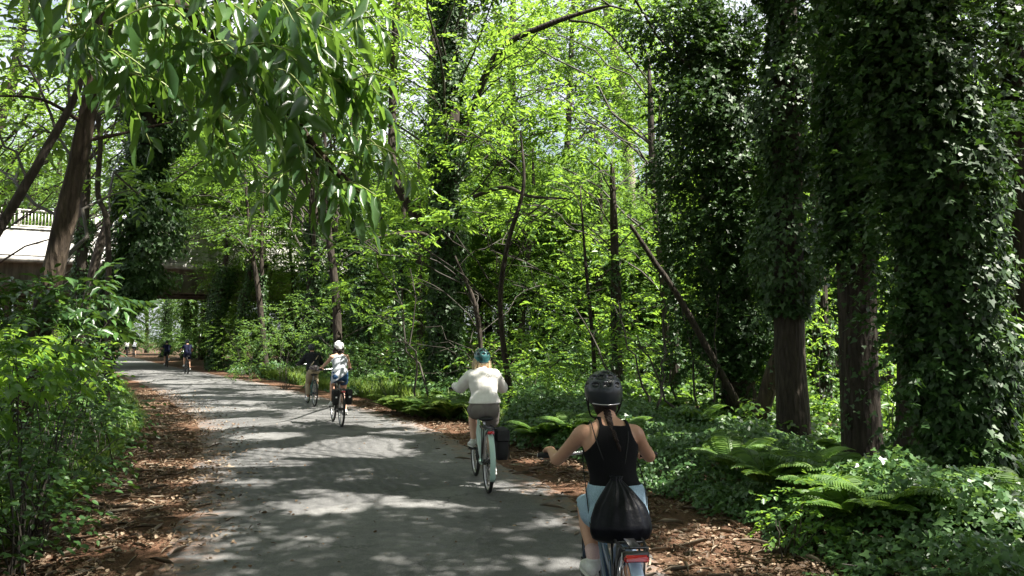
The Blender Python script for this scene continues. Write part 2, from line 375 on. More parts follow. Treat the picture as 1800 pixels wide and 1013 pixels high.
# pine needles and dust at the edges
ab = nd(nt, "ShaderNodeMath", operation='ABSOLUTE'); nt.links.new(ac.outputs["Fac"], ab.inputs[0])
em = nd(nt, "ShaderNodeMapRange"); em.inputs[1].default_value = .72; em.inputs[2].default_value = 1.0; nt.links.new(ab.outputs[0], em.inputs[0])
e2 = nd(nt, "ShaderNodeMath", operation='MULTIPLY'); nt.links.new(em.outputs[0], e2.inputs[0])
er = ramp(nt, nz(5., 6., .7).outputs[0], [(.42, (0, 0, 0)), (.62, (1, 1, 1))]); nt.links.new(er.outputs[0], e2.inputs[1])
x5 = nd(nt, "ShaderNodeMixRGB"); nt.links.new(e2.outputs[0], x5.inputs[0]); nt.links.new(x4.outputs[0], x5.inputs[1]); x5.inputs[2].default_value = (.24, .125, .07, 1)
nt.links.new(x5.outputs[0], b.inputs[0]); b.inputs["Roughness"].default_value = .78; b.inputs["Specular IOR Level"].default_value = .4
bp = nd(nt, "ShaderNodeBump", Strength=1.0, Distance=.010); nt.links.new(fine.outputs[0], bp.inputs["Height"])
bp2 = nd(nt, "ShaderNodeBump", Strength=.7, Distance=.02); nt.links.new(q3.outputs[0], bp2.inputs["Height"]); nt.links.new(bp.outputs[0], bp2.inputs["Normal"])
nt.links.new(bp2.outputs[0], b.inputs["Normal"])
tag(obj("road", rme, m), kind="structure")

# ------------------------------------------------------------------ sun gaps
# ground ellipses (from the places where the sun reaches the road) and spots in the air that the sun reaches
GAPS = []      # x, y, rx, ry, angle on the ground plane
def gap(px, py, rx, ry, rot=0.0):
    c = gnd(px, py); k = CAMH / (py - 597.0)
    GAPS.append((c[0], c[1], rx * c[1] / 1300, ry * c[1] * c[1] / 1300 / CAMH, rot))
for g in [(560, 800, 170, 14), (640, 780, 90, 12), (440, 815, 120, 10), (700, 765, 60, 8), (420, 745, 90, 9), (560, 735, 70, 8), (655, 728, 45, 6), (470, 768, 60, 6),
          (650, 868, 130, 12), (850, 868, 120, 14), (980, 862, 60, 14), (560, 890, 90, 9), (540, 903, 50, 8), (600, 905, 40, 5), (740, 892, 90, 7), (960, 880, 50, 8),
          (1010, 995, 60, 12), (1150, 985, 45, 14), (1120, 1005, 60, 10), (440, 852, 60, 5), (390, 905, 50, 6), (1000, 850, 40, 8),
          (300, 665, 60, 3), (400, 670, 50, 3), (350, 680, 70, 3), (470, 690, 50, 4), (330, 697, 50, 3), (510, 705, 40, 4), (420, 708, 50, 4), (380, 722, 60, 4),
          (280, 636, 60, 2.2), (370, 660, 40, 2), (230, 630, 30, 2), (600, 715, 25, 5), (250, 670, 30, 3),
          (290, 690, 40, 4), (270, 712, 30, 4), (210, 765, 40, 5), (290, 815, 60, 7), (260, 885, 70, 8), (320, 905, 40, 6), (160, 915, 50, 8), (180, 945, 60, 9), (90, 985, 60, 8), (330, 850, 40, 5), (250, 960, 40, 7), (350, 985, 60, 7),
          (690, 722, 30, 5), (760, 745, 30, 5), (1010, 850, 70, 9), (980, 832, 50, 7), (1190, 905, 50, 10), (1250, 960, 60, 12), (1300, 985, 90, 10), (1330, 1005, 80, 8), (1180, 880, 30, 6), (880, 790, 30, 5), (930, 810, 30, 5)]:
    gap(*g)
SPOTS = []     # x, y, z, r : sunlit places above the ground
def spot(px, py, Y, r): p = at(px, py, Y); SPOTS.append((p[0], p[1], p[2], r))
for g in [(100, 395, 43.5, 2.2), (20, 395, 42, 2.2), (180, 400, 44.3, 2.0), (100, 440, 43.3, 2.0), (230, 430, 45, 1.6), (845, 665, 8.85, .22), (800, 685, 8.9, .07), (1012, 768, 4.15, .05), (1128, 765, 4.15, .05), (975, 800, 4.6, .06), (592, 640, 15.2, .10), (740, 690, 16.5, 1.5), (740, 700, 16.8, 1.0), (790, 690, 17.5, .8), (700, 700, 18.5, .9), (100, 600, 6.3, .34), (30, 600, 6.0, .22), (150, 615, 8.5, .5), (150, 640, 9.8, .6), (60, 560, 8.4, .25), (180, 520, 9.2, .2), (200, 660, 12, .6), (120, 850, 5.6, .08),
          (925, 360, 15, 1.0), (840, 370, 15, .8), (760, 400, 15, .9), (1000, 440, 15, 1.4), (950, 550, 15, 1.3), (1050, 520, 16, 1.4), (1000, 620, 16, 1.2), (1100, 600, 17, 1.2), (1080, 460, 18, 1.4), (900, 250, 17, 1.6), (980, 300, 17, 1.6), (1150, 560, 18, 1.0), (900, 480, 15, .9), (950, 150, 18, 1.5), (820, 100, 18, 1.5), (700, 150, 20, 1.5),
          (1330, 880, 6.6, .28), (1470, 860, 6.9, .35), (1540, 790, 7.3, .3), (1580, 830, 7.2, .35), (1500, 790, 7.4, .25), (1640, 1000, 5.2, .15), (1440, 910, 6.0, .25), (1760, 570, 6.8, .5), (1700, 560, 6.8, .22), (1575, 590, 12, .5), (1440, 540, 14, .7), (1470, 500, 15, .6),
          (1210, 790, 9.5, .5), (1010, 720, 12, .6), (900, 715, 13, .5), (1120, 740, 11, .4), (480, 645, 28, 1.2), (420, 640, 32, 1.2), (560, 130, 3.4, .25), (600, 180, 3.6, .25), (350, 140, 3.2, .12), (530, 340, 3.6, .15), (450, 170, 3.4, .12), (115, 440, 9.0, .2), (900, 640, 14.5, .5), (100, 300, 20, 3.0),
          (900, 520, 16, 1.8), (1000, 520, 16, 1.8), (1080, 480, 17, 1.9), (950, 620, 16, 1.6), (1050, 620, 16.5, 1.6), (1120, 560, 18, 1.8), (1010, 430, 17, 1.8), (900, 420, 16, 1.6), (1140, 660, 16, 1.2), (1090, 380, 20, 2.0), (980, 380, 22, 2.0), (1150, 400, 24, 2.0), (1180, 500, 24, 1.8), (1040, 520, 24, 2.2), (940, 300, 24, 2.2), (1060, 240, 24, 2.2),
          (860, 460, 15.5, 1.4), (960, 460, 15.5, 1.6), (1060, 560, 16.5, 1.8), (920, 600, 16, 1.4), (1000, 680, 15.5, 1.2), (1090, 640, 16.5, 1.6), (980, 560, 17, 2.2), (1080, 420, 19, 2.4), (1130, 480, 22, 2.6), (1000, 300, 20, 2.4), (880, 200, 19, 2.0), (780, 120, 19, 1.8), (1180, 600, 19, 2.0), (1200, 450, 22, 1.5), (480, 560, 40, 1.8), (340, 560, 42, 1.8), (430, 540, 30, 1.6), (540, 560, 27, 1.4), (400, 440, 37, 2.2), (500, 400, 34, 2.2),
          (560, 480, 22, 1.2), (600, 560, 22, 1.0), (480, 420, 30, 1.8), (420, 480, 36, 2.0), (330, 470, 38, 1.8), (520, 470, 35, 2.0), (440, 580, 34, 2.0), (500, 580, 28, 1.8), (380, 380, 36, 2.0), (350, 300, 24, 1.6), (420, 260, 24, 1.6), (450, 340, 24, 1.4), (300, 200, 24, 1.6),
          (1450, 500, 20, 2.5), (1450, 650, 16, 1.5), (1560, 600, 15, 1.5), (1580, 500, 20, 2.2), (1760, 400, 18, 2.2), (1770, 200, 20, 2.5), (1770, 600, 14, 1.6), (1780, 720, 10, .8), (1600, 700, 13, .9), (1445, 740, 13, .6), (1440, 300, 21, 2.0), (1700, 780, 9, .4)]:
    spot(*g)
_sr = np.random.default_rng(8)
for _ in range(66): spot(_sr.uniform(20, 680), _sr.uniform(-60, 380), _sr.uniform(2.9, 3.9), _sr.uniform(.10, .30))
for _ in range(70): spot(_sr.uniform(1150, 1750), _sr.uniform(40, 860), _sr.uniform(6.6, 15), _sr.uniform(.06, .22))
for _ in range(60):
    q_ = (_sr.uniform(1000, 1790), 0, _sr.uniform(5.2, 14)); X_ = (q_[0] - 900) / 1300 * q_[2]; SPOTS.append((X_, q_[2], .4, _sr.uniform(.08, .30)))
GA = np.array(GAPS); SA = np.array(SPOTS)
def sun_filter(p, rng, thr=.80, small=True):
    """which leaves (N,3) of the high crowns stay, so that the sun gets through where it does in the place"""
    q = p[:, :2] - S[:2] * (p[:, 2:3] / S[2])
    keep = np.ones(len(p), bool)
    nz_ = .22 * noise3(q, 2.2, 0) + .16 * noise3(q, 5.5, 1)
    for x, y, rx, ry, rot in GA:
        dx = (q[:, 0] - x) / max(rx, .12); dy = (q[:, 1] - y) / max(ry, .14)
        near = (np.abs(dx) < 1.6) & (np.abs(dy) < 1.6)
        keep &= ~(near & (dx * dx + dy * dy < 1 + 1.6 * nz_))
    for x, y, z, r in SA:
        gx_, gy_ = x - S[0] * z / S[2], y - S[1] * z / S[2]
        d2 = ((q[:, 0] - gx_) ** 2 + ((q[:, 1] - gy_)) ** 2) / (r * r)
        keep &= ~((p[:, 2] > z + max(.8, r)) & (d2 < 1.15 + 1.4 * nz_))
    if small:
        g = noise3(q, 3.1, 2) + .6 * noise3(q, .5, 0)
        keep &= ~((g > thr * 1.9))
    return keep

# ------------------------------------------------------------------ leaves
T_LEAF = (np.array([(0, 0, 0), (.28, .5, .07), (.68, .40, .05), (1, 0, -.10), (.68, -.40, .05), (.28, -.5, .07)]), np.array([(0, 3, 2, 1), (0, 5, 4, 3)]))
T_IVY = (np.array([(0.05, 0, 0), (-.12, .34, .05), (.25, .55, .03), (.42, .25, .0), (1, 0, -.06), (.42, -.25, 0), (.25, -.55, .03), (-.12, -.34, .05)]), np.array([(0, 3, 2, 1), (0, 7, 6, 5), (0, 5, 4, 3)]))
def _big():
    t = np.linspace(0, 1, 7); w = np.array([.05, .62, .95, 1.0, .84, .5, .0]) * .5
    z = -.28 * t ** 1.8; v = [(a, 0, zz) for a, zz in zip(t, z)] + [(a + .02, b_, zz + .18 * b_) for a, b_, zz in zip(t, w, z)] + [(a + .02, -b_, zz + .18 * b_) for a, b_, zz in zip(t, w, z)]
    v = np.array(v); v[7:, 2] += .022 * np.tile(np.array([0, 1, -1, 1, -1, 1, 0]), 2)
    f = [(i, i + 1, 8 + i, 7 + i) for i in range(6)] + [(i + 1, i, 14 + i, 15 + i) for i in range(6)]
    return v, np.array(f)
T_BIG = _big()
def scatter(T, p, d, n, L, W):
    """place template T at p, long axis d, face normal n"""
    d = unit(d); w = unit(np.cross(n, d)); n = np.cross(d, w)
    L = np.broadcast_to(L, (len(p),)); W = np.broadcast_to(W, (len(p),))
    tv, tf = T; k = len(tv)
    V = p[:, None] + tv[None, :, 0:1] * (d * L[:, None])[:, None] + tv[None, :, 1:2] * (w * W[:, None])[:, None] + tv[None, :, 2:3] * (n * L[:, None])[:, None]
    F = (np.arange(len(p)) * k)[:, None, None] + tf[None]
    return V.reshape(-1, 3), F.reshape(-1, tf.shape[1])
def twigs(rng, c, out, m, tl, L, asp, droop=.25, jit=.35, tilt=.35, upn=1.0):
    """c (N,3) twig bases, out (N,3) directions -> leaves set along each twig on both sides"""
    N = len(c); t = unit(out + rng.normal(size=(N, 3)) * .25)
    side = unit(np.cross(t, np.array([0, 0, 1.0])) + rng.normal(size=(N, 3)) * .15)
    k = np.arange(m); sg = np.where(k % 2 == 0, 1.0, -1.0)
    s = (k + .7) / m * tl
    TL = rng.uniform(.7, 1.2, (N, 1, 1))
    P = c[:, None] + t[:, None] * s[None, :, None] * TL + np.array([0, 0, -1.0]) * (droop * .6 * (s / tl) ** 2 * tl)[None, :, None]
    last = (k == m - 1).astype(float)
    D = t[:, None] * (.55 + .9 * last)[None, :, None] + side[:, None] * (sg * (1 - .8 * last))[None, :, None] + np.array([0, 0, -droop]) + rng.normal(size=(N, m, 3)) * jit * .5
    Nn = np.array([0, 0, upn]) + rng.normal(size=(N, m, 3)) * tilt
    Ls = L * rng.uniform(.65, 1.15, (N, m)) * (1 - .25 * np.abs(k / m - .5))[None]
    return P.reshape(-1, 3), unit(D.reshape(-1, 3)), Nn.reshape(-1, 3), Ls.ravel(), Ls.ravel() * asp
def clump_twigs(rng, cl, dens):
    """cl (K,6) centre + radii -> twig bases and directions, mostly near each clump's skin"""
    out_c, out_d = [], []
    for c in cl:
        n = max(4, int(dens * (c[3] * c[4] + c[3] * c[5] + c[4] * c[5]) / 3 * 4))
        u = unit(rng.normal(size=(n, 3))); r = rng.uniform(.35, 1.05, (n, 1)) ** .6
        out_c.append(c[:3] + u * r * c[3:6]); o = u.copy(); o[:, 2] *= .45; out_d.append(o)
    return np.concatenate(out_c), np.concatenate(out_d)
def in_ellipsoid(rng, n, c, r, shell=.3):
    u = unit(rng.normal(size=(n, 3))); k = rng.uniform(shell, 1, (n, 1)) ** (1 / 2)
    return np.asarray(c) + u * k * np.asarray(r)
def clumps_in(rng, n, c, r, cr, flat=.55, shell=.3):
    p = in_ellipsoid(rng, n, c, r, shell); k = rng.uniform(.7, 1.25, (n, 1)) * cr
    return np.concatenate([p, k, k, k * flat], 1)
def limb(mb, a, b, r0, r1, rng, n=5, k=7, bow=.12):
    a = np.asarray(a, float); b = np.asarray(b, float); t = np.linspace(0, 1, k)[:, None]; L = np.linalg.norm(b - a)
    w = rng.normal(size=(k, 3)) * L * .022; w[0] = w[-1] = 0
    p = a * (1 - t) + b * t + np.array([0, 0, 1.0]) * (np.sin(t * math.pi) * L * bow) + w
    mb.tube(p, np.linspace(r0, r1, k), n, False)
    return p
def trunk_mesh(path, rad, seed, n=16, lump=.12, flare=.5):
    P = spline(path, 6); r = np.interp(np.linspace(0, 1, len(P)), np.linspace(0, 1, len(rad)), rad)
    h = P[:, 2] - P[0, 2]; r = r * (1 + flare * np.exp(-h / .28))
    V, F = tube_arr(P, r, n, True)
    k = len(P) * n; c = np.repeat(P, n, 0); d = V[:k] - c; nz_ = noise3(V[:k] * np.array([1, 1, .35]) + seed, 2.6, 0) + .5 * noise3(V[:k] + seed, 7, 1)
    V[:k] = c + d * (1 + lump * nz_)[:, None]; return V, F, P, r
def ivy_on(rng, P, r, z0, z1, thick, dens, L, gaps=.3, seed=0):
    """ivy leaves round the trunk line P between heights z0..z1"""
    seg = np.linalg.norm(np.diff(P, axis=0), axis=1); cum = np.concatenate([[0], np.cumsum(seg)])
    sel = rng.uniform(0, cum[-1], int(dens * cum[-1]))
    c = np.stack([np.interp(sel, cum, P[:, i]) for i in range(3)], 1); rr = np.interp(sel, cum, r)
    ok = (c[:, 2] > z0) & (c[:, 2] < z1); c = c[ok]; rr = rr[ok]
    ph = rng.uniform(0, 2 * math.pi, len(c)); o = np.stack([np.cos(ph), np.sin(ph), np.zeros_like(ph)], 1)
    q = c + o * .5 + seed; nz_ = np.clip(.55 + .55 * noise3(q, .9, 1) + .35 * noise3(q, 2.6, 2), 0.05, 1.6)
    edge = np.clip((c[:, 2] - z0) / .8, .15, 1)
    p = c + o * (rr + thick * nz_ * edge * rng.uniform(.15, 1, len(c)) ** .5)[:, None] + rng.normal(size=c.shape) * .03
    keep = noise3(q, 1.4, 0) > -1.0 + gaps * .8
    p, o = p[keep], o[keep]
    d = o * .5 + np.array([0, 0, -.8]) + rng.normal(size=p.shape) * .45; n = o + np.array([0, 0, .5]) + rng.normal(size=p.shape) * .4
    Ls = L * rng.uniform(.55, 1.2, len(p)); return p, d, n, Ls, Ls * .85

TREES = {}
def tree(key, name, label, path, rad, bark_m='bark_dark', ivy=None, crown=None, extra=None, limbs=(), group=None, cat='tree', seed=1, filt=True, n=16, crown_mat='canopy', twig_n=7, limb_r=.02, max_limb=40, lump=.12, flare=.5):
    """ivy: list of (z0,z1,thick,dens,L,gaps); crown: (clumps, dens, twig length, L, aspect)"""
    rng = np.random.default_rng(seed); base = np.array([path[0][0], path[0][1], 0.0]); base[2] = float(ground_z(base[0], base[1]))
    path = [list(p) for p in path]; path[0][2] = base[2] - .15
    root = empty(name, base); tag(root, label, cat, group)
    V, F, P, r = trunk_mesh(path, rad, seed, n, lump, flare)
    MB().add(V, F).build("trunk", M[bark_m], root, off=base)
    for lp, lr in limbs:
        mb = MB(); pts = spline(lp, 5); mb.tube(pts, np.interp(np.linspace(0, 1, len(pts)), np.linspace(0, 1, len(lr)), lr) * (1 + .1 * noise3(pts, 3)), 8); mb.build("branch", M[bark_m], root, off=base)
    if crown is not None:
        cl, dens, tl, L, asp = crown
        if len(cl):
            mb = MB(); order = np.argsort(-cl[:, 3])[:max_limb]
            for c in cl[order]:
                h = min(max(c[2] - .45 * np.linalg.norm(c[:2] - base[:2]) - .3, P[0][2] + 1.2), P[-1][2]); i = int(np.argmin(np.abs(P[:, 2] - h)))
                Lm = np.linalg.norm(c[:3] - P[i]); r0 = min(r[i] * .5, limb_r * (.7 + .2 * Lm))
                pts = limb(mb, P[i], c[:3], r0, .012, rng)
                for _ in range(2):
                    s_ = pts[rng.integers(3, 7)]; e = c[:3] + unit(rng.normal(size=3)) * c[3:6] * .85; limb(mb, s_, e, .012, .004, rng, 4, 5, .05)
            mb.build("branches", M['twig'], root, off=base)
        a, o = clump_twigs(rng, cl, dens)
        if filt:
            k = sun_filter(a, rng); a, o = a[k], o[k]
        p, d, nn_, Ls, Ws = twigs(rng, a, o, twig_n, tl, L, asp)
        if filt:
            k = sun_filter(p, rng, small=False); p, d, nn_, Ls, Ws = p[k], d[k], nn_[k], Ls[k], Ws[k]
        V, F = scatter(T_LEAF, p, d, nn_, Ls, Ws)
        if len(F): obj("crown", np_mesh("crown", V - base, [F]), M[crown_mat], root)
    if ivy:
        ps = []
        for (z0, z1, th, dens, L, g) in ivy:
            a = ivy_on(rng, P, r, z0, z1, th, dens, L, g, seed * 3.1)
            if filt and key == 'R1': k = sun_filter(a[0], rng, small=False) | (a[0][:, 2] < 8.8); a = tuple(x[k] for x in a)
            ps.append(a)
        if extra is not None:      # free ivy clumps on side branches
            a_, o_ = clump_twigs(rng, extra[0], extra[1]); k = sun_filter(a_, rng, small=False) | (a_[:, 2] < 8.8); a_, o_ = a_[k], o_[k]
            ps.append(twigs(rng, a_, o_, 8, .3, extra[2], .8, .5, .5, .6))
        a = [np.concatenate([q[i] for q in ps]) for i in range(5)]
        V, F = scatter(T_IVY, *a); obj("ivy", np_mesh("ivy", V - base, [F]), M['ivy'], root)
        print("ivy", key, len(a[0]))
    TREES[key] = (root, P, r)
    return root

# ------------------------------------------------------------------ concrete bridge
BA = math.atan(.55); bd = np.array([math.cos(BA), math.sin(BA)]); bn = np.array([math.sin(BA), -math.cos(BA)])   # along; towards the camera
B0 = np.array([-29.0, 42.0])
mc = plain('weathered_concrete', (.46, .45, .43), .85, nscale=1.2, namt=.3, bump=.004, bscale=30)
mcd = plain('dark_streaked_concrete', (.27, .235, .20), .9, nscale=.9, namt=.35, bump=.006, bscale=20)  # darker, browner base than the parapet concrete
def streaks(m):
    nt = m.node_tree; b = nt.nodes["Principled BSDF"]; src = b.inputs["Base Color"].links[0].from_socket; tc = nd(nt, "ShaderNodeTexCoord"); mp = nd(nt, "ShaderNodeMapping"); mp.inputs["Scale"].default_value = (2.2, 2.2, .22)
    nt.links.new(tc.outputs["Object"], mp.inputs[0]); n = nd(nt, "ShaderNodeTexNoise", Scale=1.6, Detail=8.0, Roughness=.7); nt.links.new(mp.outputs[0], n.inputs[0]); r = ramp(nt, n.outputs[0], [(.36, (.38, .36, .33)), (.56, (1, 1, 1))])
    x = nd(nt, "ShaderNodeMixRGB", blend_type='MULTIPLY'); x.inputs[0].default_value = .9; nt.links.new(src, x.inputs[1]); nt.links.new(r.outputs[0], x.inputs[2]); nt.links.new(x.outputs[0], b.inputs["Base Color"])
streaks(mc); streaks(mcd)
mrail = plain('pale_painted_rail', (.62, .60, .56), .5)
bridge = empty('concrete_bridge', (B0[0], B0[1], 0), BA); tag(bridge, "concrete road bridge with pale railing crossing over the lane behind the trees", "bridge")
x0, x1 = -45.0, 34.0; bw = 8.0
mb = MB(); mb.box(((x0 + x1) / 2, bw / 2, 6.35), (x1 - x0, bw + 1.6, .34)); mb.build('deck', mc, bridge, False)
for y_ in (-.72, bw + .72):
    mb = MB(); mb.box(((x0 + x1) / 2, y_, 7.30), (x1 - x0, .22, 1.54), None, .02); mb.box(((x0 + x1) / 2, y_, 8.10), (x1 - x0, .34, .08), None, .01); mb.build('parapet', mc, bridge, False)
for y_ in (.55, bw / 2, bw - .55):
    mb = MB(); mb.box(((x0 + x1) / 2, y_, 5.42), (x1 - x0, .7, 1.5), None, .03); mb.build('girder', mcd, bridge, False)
for y_ in (-.72, bw + .72):
    n_ = int((x1 - x0) / 1.9); pm_ = MB().box((0, 0, 8.62), (.10, .10, .98)).mesh('post')
    for i in range(n_ + 1):
        px_ = x0 + .1 + i * 1.9; o = obj('post', pm_, None if pm_.materials else mrail, bridge); o.location = (px_, y_, 0)
    mb = MB(); mb.box(((x0 + x1) / 2, y_, 9.14), (x1 - x0, .12, .09)); mb.build('top_rail', mrail, bridge, False)
    mb = MB(); mb.box(((x0 + x1) / 2, y_, 8.24), (x1 - x0, .06, .06)); mb.build('bottom_rail', mrail, bridge, False)
    mb = MB(); nb_ = int((x1 - x0) / .165); bm_ = MB().box((0, 0, 8.67), (.045, .035, .84)).mesh('baluster')
    for i in range(nb_):
        px_ = x0 + .1 + i * .165
        if y_ < 0 and -1.0 < px_ < 14.5: o = obj('baluster', bm_, None if bm_.materials else mrail, bridge); o.location = (px_, y_ + .012, 0)
        else: mb.box((px_, y_ + .012, 8.67), (.045, .035, .84))
    mb.build('balusters', mrail, bridge, False)["kind"] = "stuff"
for x_ in (-8.0, 17.5, -32.0):
    for y_ in (1.0, bw - 1.0):
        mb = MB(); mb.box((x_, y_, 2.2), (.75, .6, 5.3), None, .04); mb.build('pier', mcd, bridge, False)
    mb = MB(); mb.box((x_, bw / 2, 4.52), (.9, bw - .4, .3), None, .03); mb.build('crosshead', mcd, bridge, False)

# ------------------------------------------------------------------ crown clumps added up-sun to shade the lane, hung on trees beside it
rg = np.random.default_rng(77)
HOME = {'L1': (-5.9, 9), 'R4': (4.3, 7), 'R3': (4.0, 8.65), 'R1': (4.6, 15.4), 'C1': (-1.8, 20), 'C2': (-5.6, 27), 'L3': (-8.7, 17.2), 'N1': (-4.9, .6), 'N2': (4.6, 1.2), 'F1': (-13.2, 25), 'F2': (-9.4, 33.5), 'F3': (-22, 40), 'L5': (-6.6, 4.6)}
COVER = {k: [] for k in HOME}
yy = -7.0
while yy < 52:
    smax = 7.0 if yy < 11 else 2.6
    for s_ in np.arange(-7.0 if yy < 30 else -4, smax, 1.35):
        g = rp(yy, s_ + rg.uniform(-.3, .3)); z = rg.uniform(9.2, 12.6) if yy < 18 else rg.uniform(8.8, 13.5)
        c = np.array([g[0], g[1] + rg.uniform(-.3, .3), 0]) + S * (z / S[2])
        k = min(HOME, key=lambda q: math.hypot(HOME[q][0] - c[0], HOME[q][1] - c[1]))
        r_ = rg.uniform(1.15, 1.5) if s_ < 3.0 else rg.uniform(.7, 1.0); COVER[k].append((*c, r_, r_, .6 if s_ < 3 else .4))
    yy += 1.35 if yy < 18 else 1.6
def cov(k, *more):
    a = [np.array(COVER[k]).reshape(-1, 6)] + [np.asarray(m_, float).reshape(-1, 6) for m_ in more]; return np.concatenate(a)
CD = 32.0
def cl_px(rng, lst, flat=.5):
    """clumps by photograph position: (px, py, Y, radius)"""
    o = []
    for (px, py, Y, r_) in lst: p = at(px, py, Y); o.append((*p, r_, r_, r_ * flat))
    return np.array(o)
def P_(px, py, Y): return tuple(at(px, py, Y))

# ivy-clad trunks on the right
r1 = np.random.default_rng(1)
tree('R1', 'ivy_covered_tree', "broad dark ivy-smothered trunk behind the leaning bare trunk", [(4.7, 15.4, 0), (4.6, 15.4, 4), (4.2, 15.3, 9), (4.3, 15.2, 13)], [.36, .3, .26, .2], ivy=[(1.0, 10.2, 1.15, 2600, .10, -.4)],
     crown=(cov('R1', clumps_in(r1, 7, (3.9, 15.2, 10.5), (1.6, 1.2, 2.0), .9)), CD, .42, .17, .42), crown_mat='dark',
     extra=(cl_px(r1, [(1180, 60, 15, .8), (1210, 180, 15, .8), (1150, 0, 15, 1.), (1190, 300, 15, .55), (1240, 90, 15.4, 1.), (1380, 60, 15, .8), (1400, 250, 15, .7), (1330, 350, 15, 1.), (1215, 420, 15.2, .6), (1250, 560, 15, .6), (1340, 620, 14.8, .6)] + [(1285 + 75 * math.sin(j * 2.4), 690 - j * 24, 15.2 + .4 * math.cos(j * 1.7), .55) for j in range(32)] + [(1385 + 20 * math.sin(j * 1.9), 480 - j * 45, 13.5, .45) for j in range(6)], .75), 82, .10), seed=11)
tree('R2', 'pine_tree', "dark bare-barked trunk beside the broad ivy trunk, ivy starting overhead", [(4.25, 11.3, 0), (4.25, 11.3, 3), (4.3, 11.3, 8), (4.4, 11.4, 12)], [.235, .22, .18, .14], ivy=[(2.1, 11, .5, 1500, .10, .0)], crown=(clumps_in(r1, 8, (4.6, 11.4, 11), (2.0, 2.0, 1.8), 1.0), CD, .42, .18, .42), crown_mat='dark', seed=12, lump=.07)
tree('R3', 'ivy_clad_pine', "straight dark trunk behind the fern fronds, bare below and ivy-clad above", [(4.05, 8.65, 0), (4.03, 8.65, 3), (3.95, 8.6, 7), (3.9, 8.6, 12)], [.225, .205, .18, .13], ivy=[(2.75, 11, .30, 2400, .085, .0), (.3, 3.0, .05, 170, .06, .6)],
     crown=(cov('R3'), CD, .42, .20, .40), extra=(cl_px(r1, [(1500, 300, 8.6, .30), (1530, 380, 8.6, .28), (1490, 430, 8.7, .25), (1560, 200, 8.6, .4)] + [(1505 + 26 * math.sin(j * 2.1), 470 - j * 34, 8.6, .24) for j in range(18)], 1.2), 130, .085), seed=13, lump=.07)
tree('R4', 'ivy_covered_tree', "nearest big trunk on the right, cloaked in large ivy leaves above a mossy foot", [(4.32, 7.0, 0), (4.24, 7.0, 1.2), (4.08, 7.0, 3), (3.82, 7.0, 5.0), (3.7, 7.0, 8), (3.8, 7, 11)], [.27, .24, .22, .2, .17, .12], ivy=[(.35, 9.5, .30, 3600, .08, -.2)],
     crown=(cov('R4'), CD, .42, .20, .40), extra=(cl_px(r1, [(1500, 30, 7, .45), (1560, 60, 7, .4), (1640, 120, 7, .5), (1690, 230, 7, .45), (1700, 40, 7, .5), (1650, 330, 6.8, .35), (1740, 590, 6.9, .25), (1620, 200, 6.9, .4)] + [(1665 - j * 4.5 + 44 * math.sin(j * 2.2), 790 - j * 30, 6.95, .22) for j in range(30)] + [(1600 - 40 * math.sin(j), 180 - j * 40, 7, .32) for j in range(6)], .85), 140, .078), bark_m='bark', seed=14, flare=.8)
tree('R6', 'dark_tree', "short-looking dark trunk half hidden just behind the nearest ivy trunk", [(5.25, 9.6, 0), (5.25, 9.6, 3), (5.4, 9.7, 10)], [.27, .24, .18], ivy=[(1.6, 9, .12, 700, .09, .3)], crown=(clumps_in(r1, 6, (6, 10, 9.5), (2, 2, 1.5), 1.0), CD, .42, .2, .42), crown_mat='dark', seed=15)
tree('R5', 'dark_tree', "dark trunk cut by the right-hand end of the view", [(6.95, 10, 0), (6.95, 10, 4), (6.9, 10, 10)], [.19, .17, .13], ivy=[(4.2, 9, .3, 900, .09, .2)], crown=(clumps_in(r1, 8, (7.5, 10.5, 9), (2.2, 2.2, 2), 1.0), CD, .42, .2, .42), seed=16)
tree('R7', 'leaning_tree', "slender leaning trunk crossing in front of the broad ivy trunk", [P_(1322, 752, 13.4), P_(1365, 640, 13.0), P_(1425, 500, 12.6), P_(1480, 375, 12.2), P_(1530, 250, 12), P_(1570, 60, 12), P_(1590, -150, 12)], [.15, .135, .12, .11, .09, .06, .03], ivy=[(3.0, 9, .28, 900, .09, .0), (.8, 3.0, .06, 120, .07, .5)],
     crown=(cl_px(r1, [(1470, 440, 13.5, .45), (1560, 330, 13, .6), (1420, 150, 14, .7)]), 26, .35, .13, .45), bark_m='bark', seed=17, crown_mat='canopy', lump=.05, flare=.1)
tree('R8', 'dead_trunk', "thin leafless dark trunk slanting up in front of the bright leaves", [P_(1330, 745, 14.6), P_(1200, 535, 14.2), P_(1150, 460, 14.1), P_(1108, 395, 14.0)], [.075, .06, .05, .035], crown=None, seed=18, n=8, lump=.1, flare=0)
# trees behind the right-hand bank
tree('R9', 'oak_tree', "leafy oak far back between the two ivy trunks, pale light on its leaves", [(10.5, 22, 0), (10.4, 22, 5), (10, 22, 11)], [.3, .26, .15], crown=(clumps_in(r1, 34, (9.5, 21, 6.8), (4.5, 3, 5.0), 1.1), 17, .4, .16, .42), crown_mat='bright', seed=19)
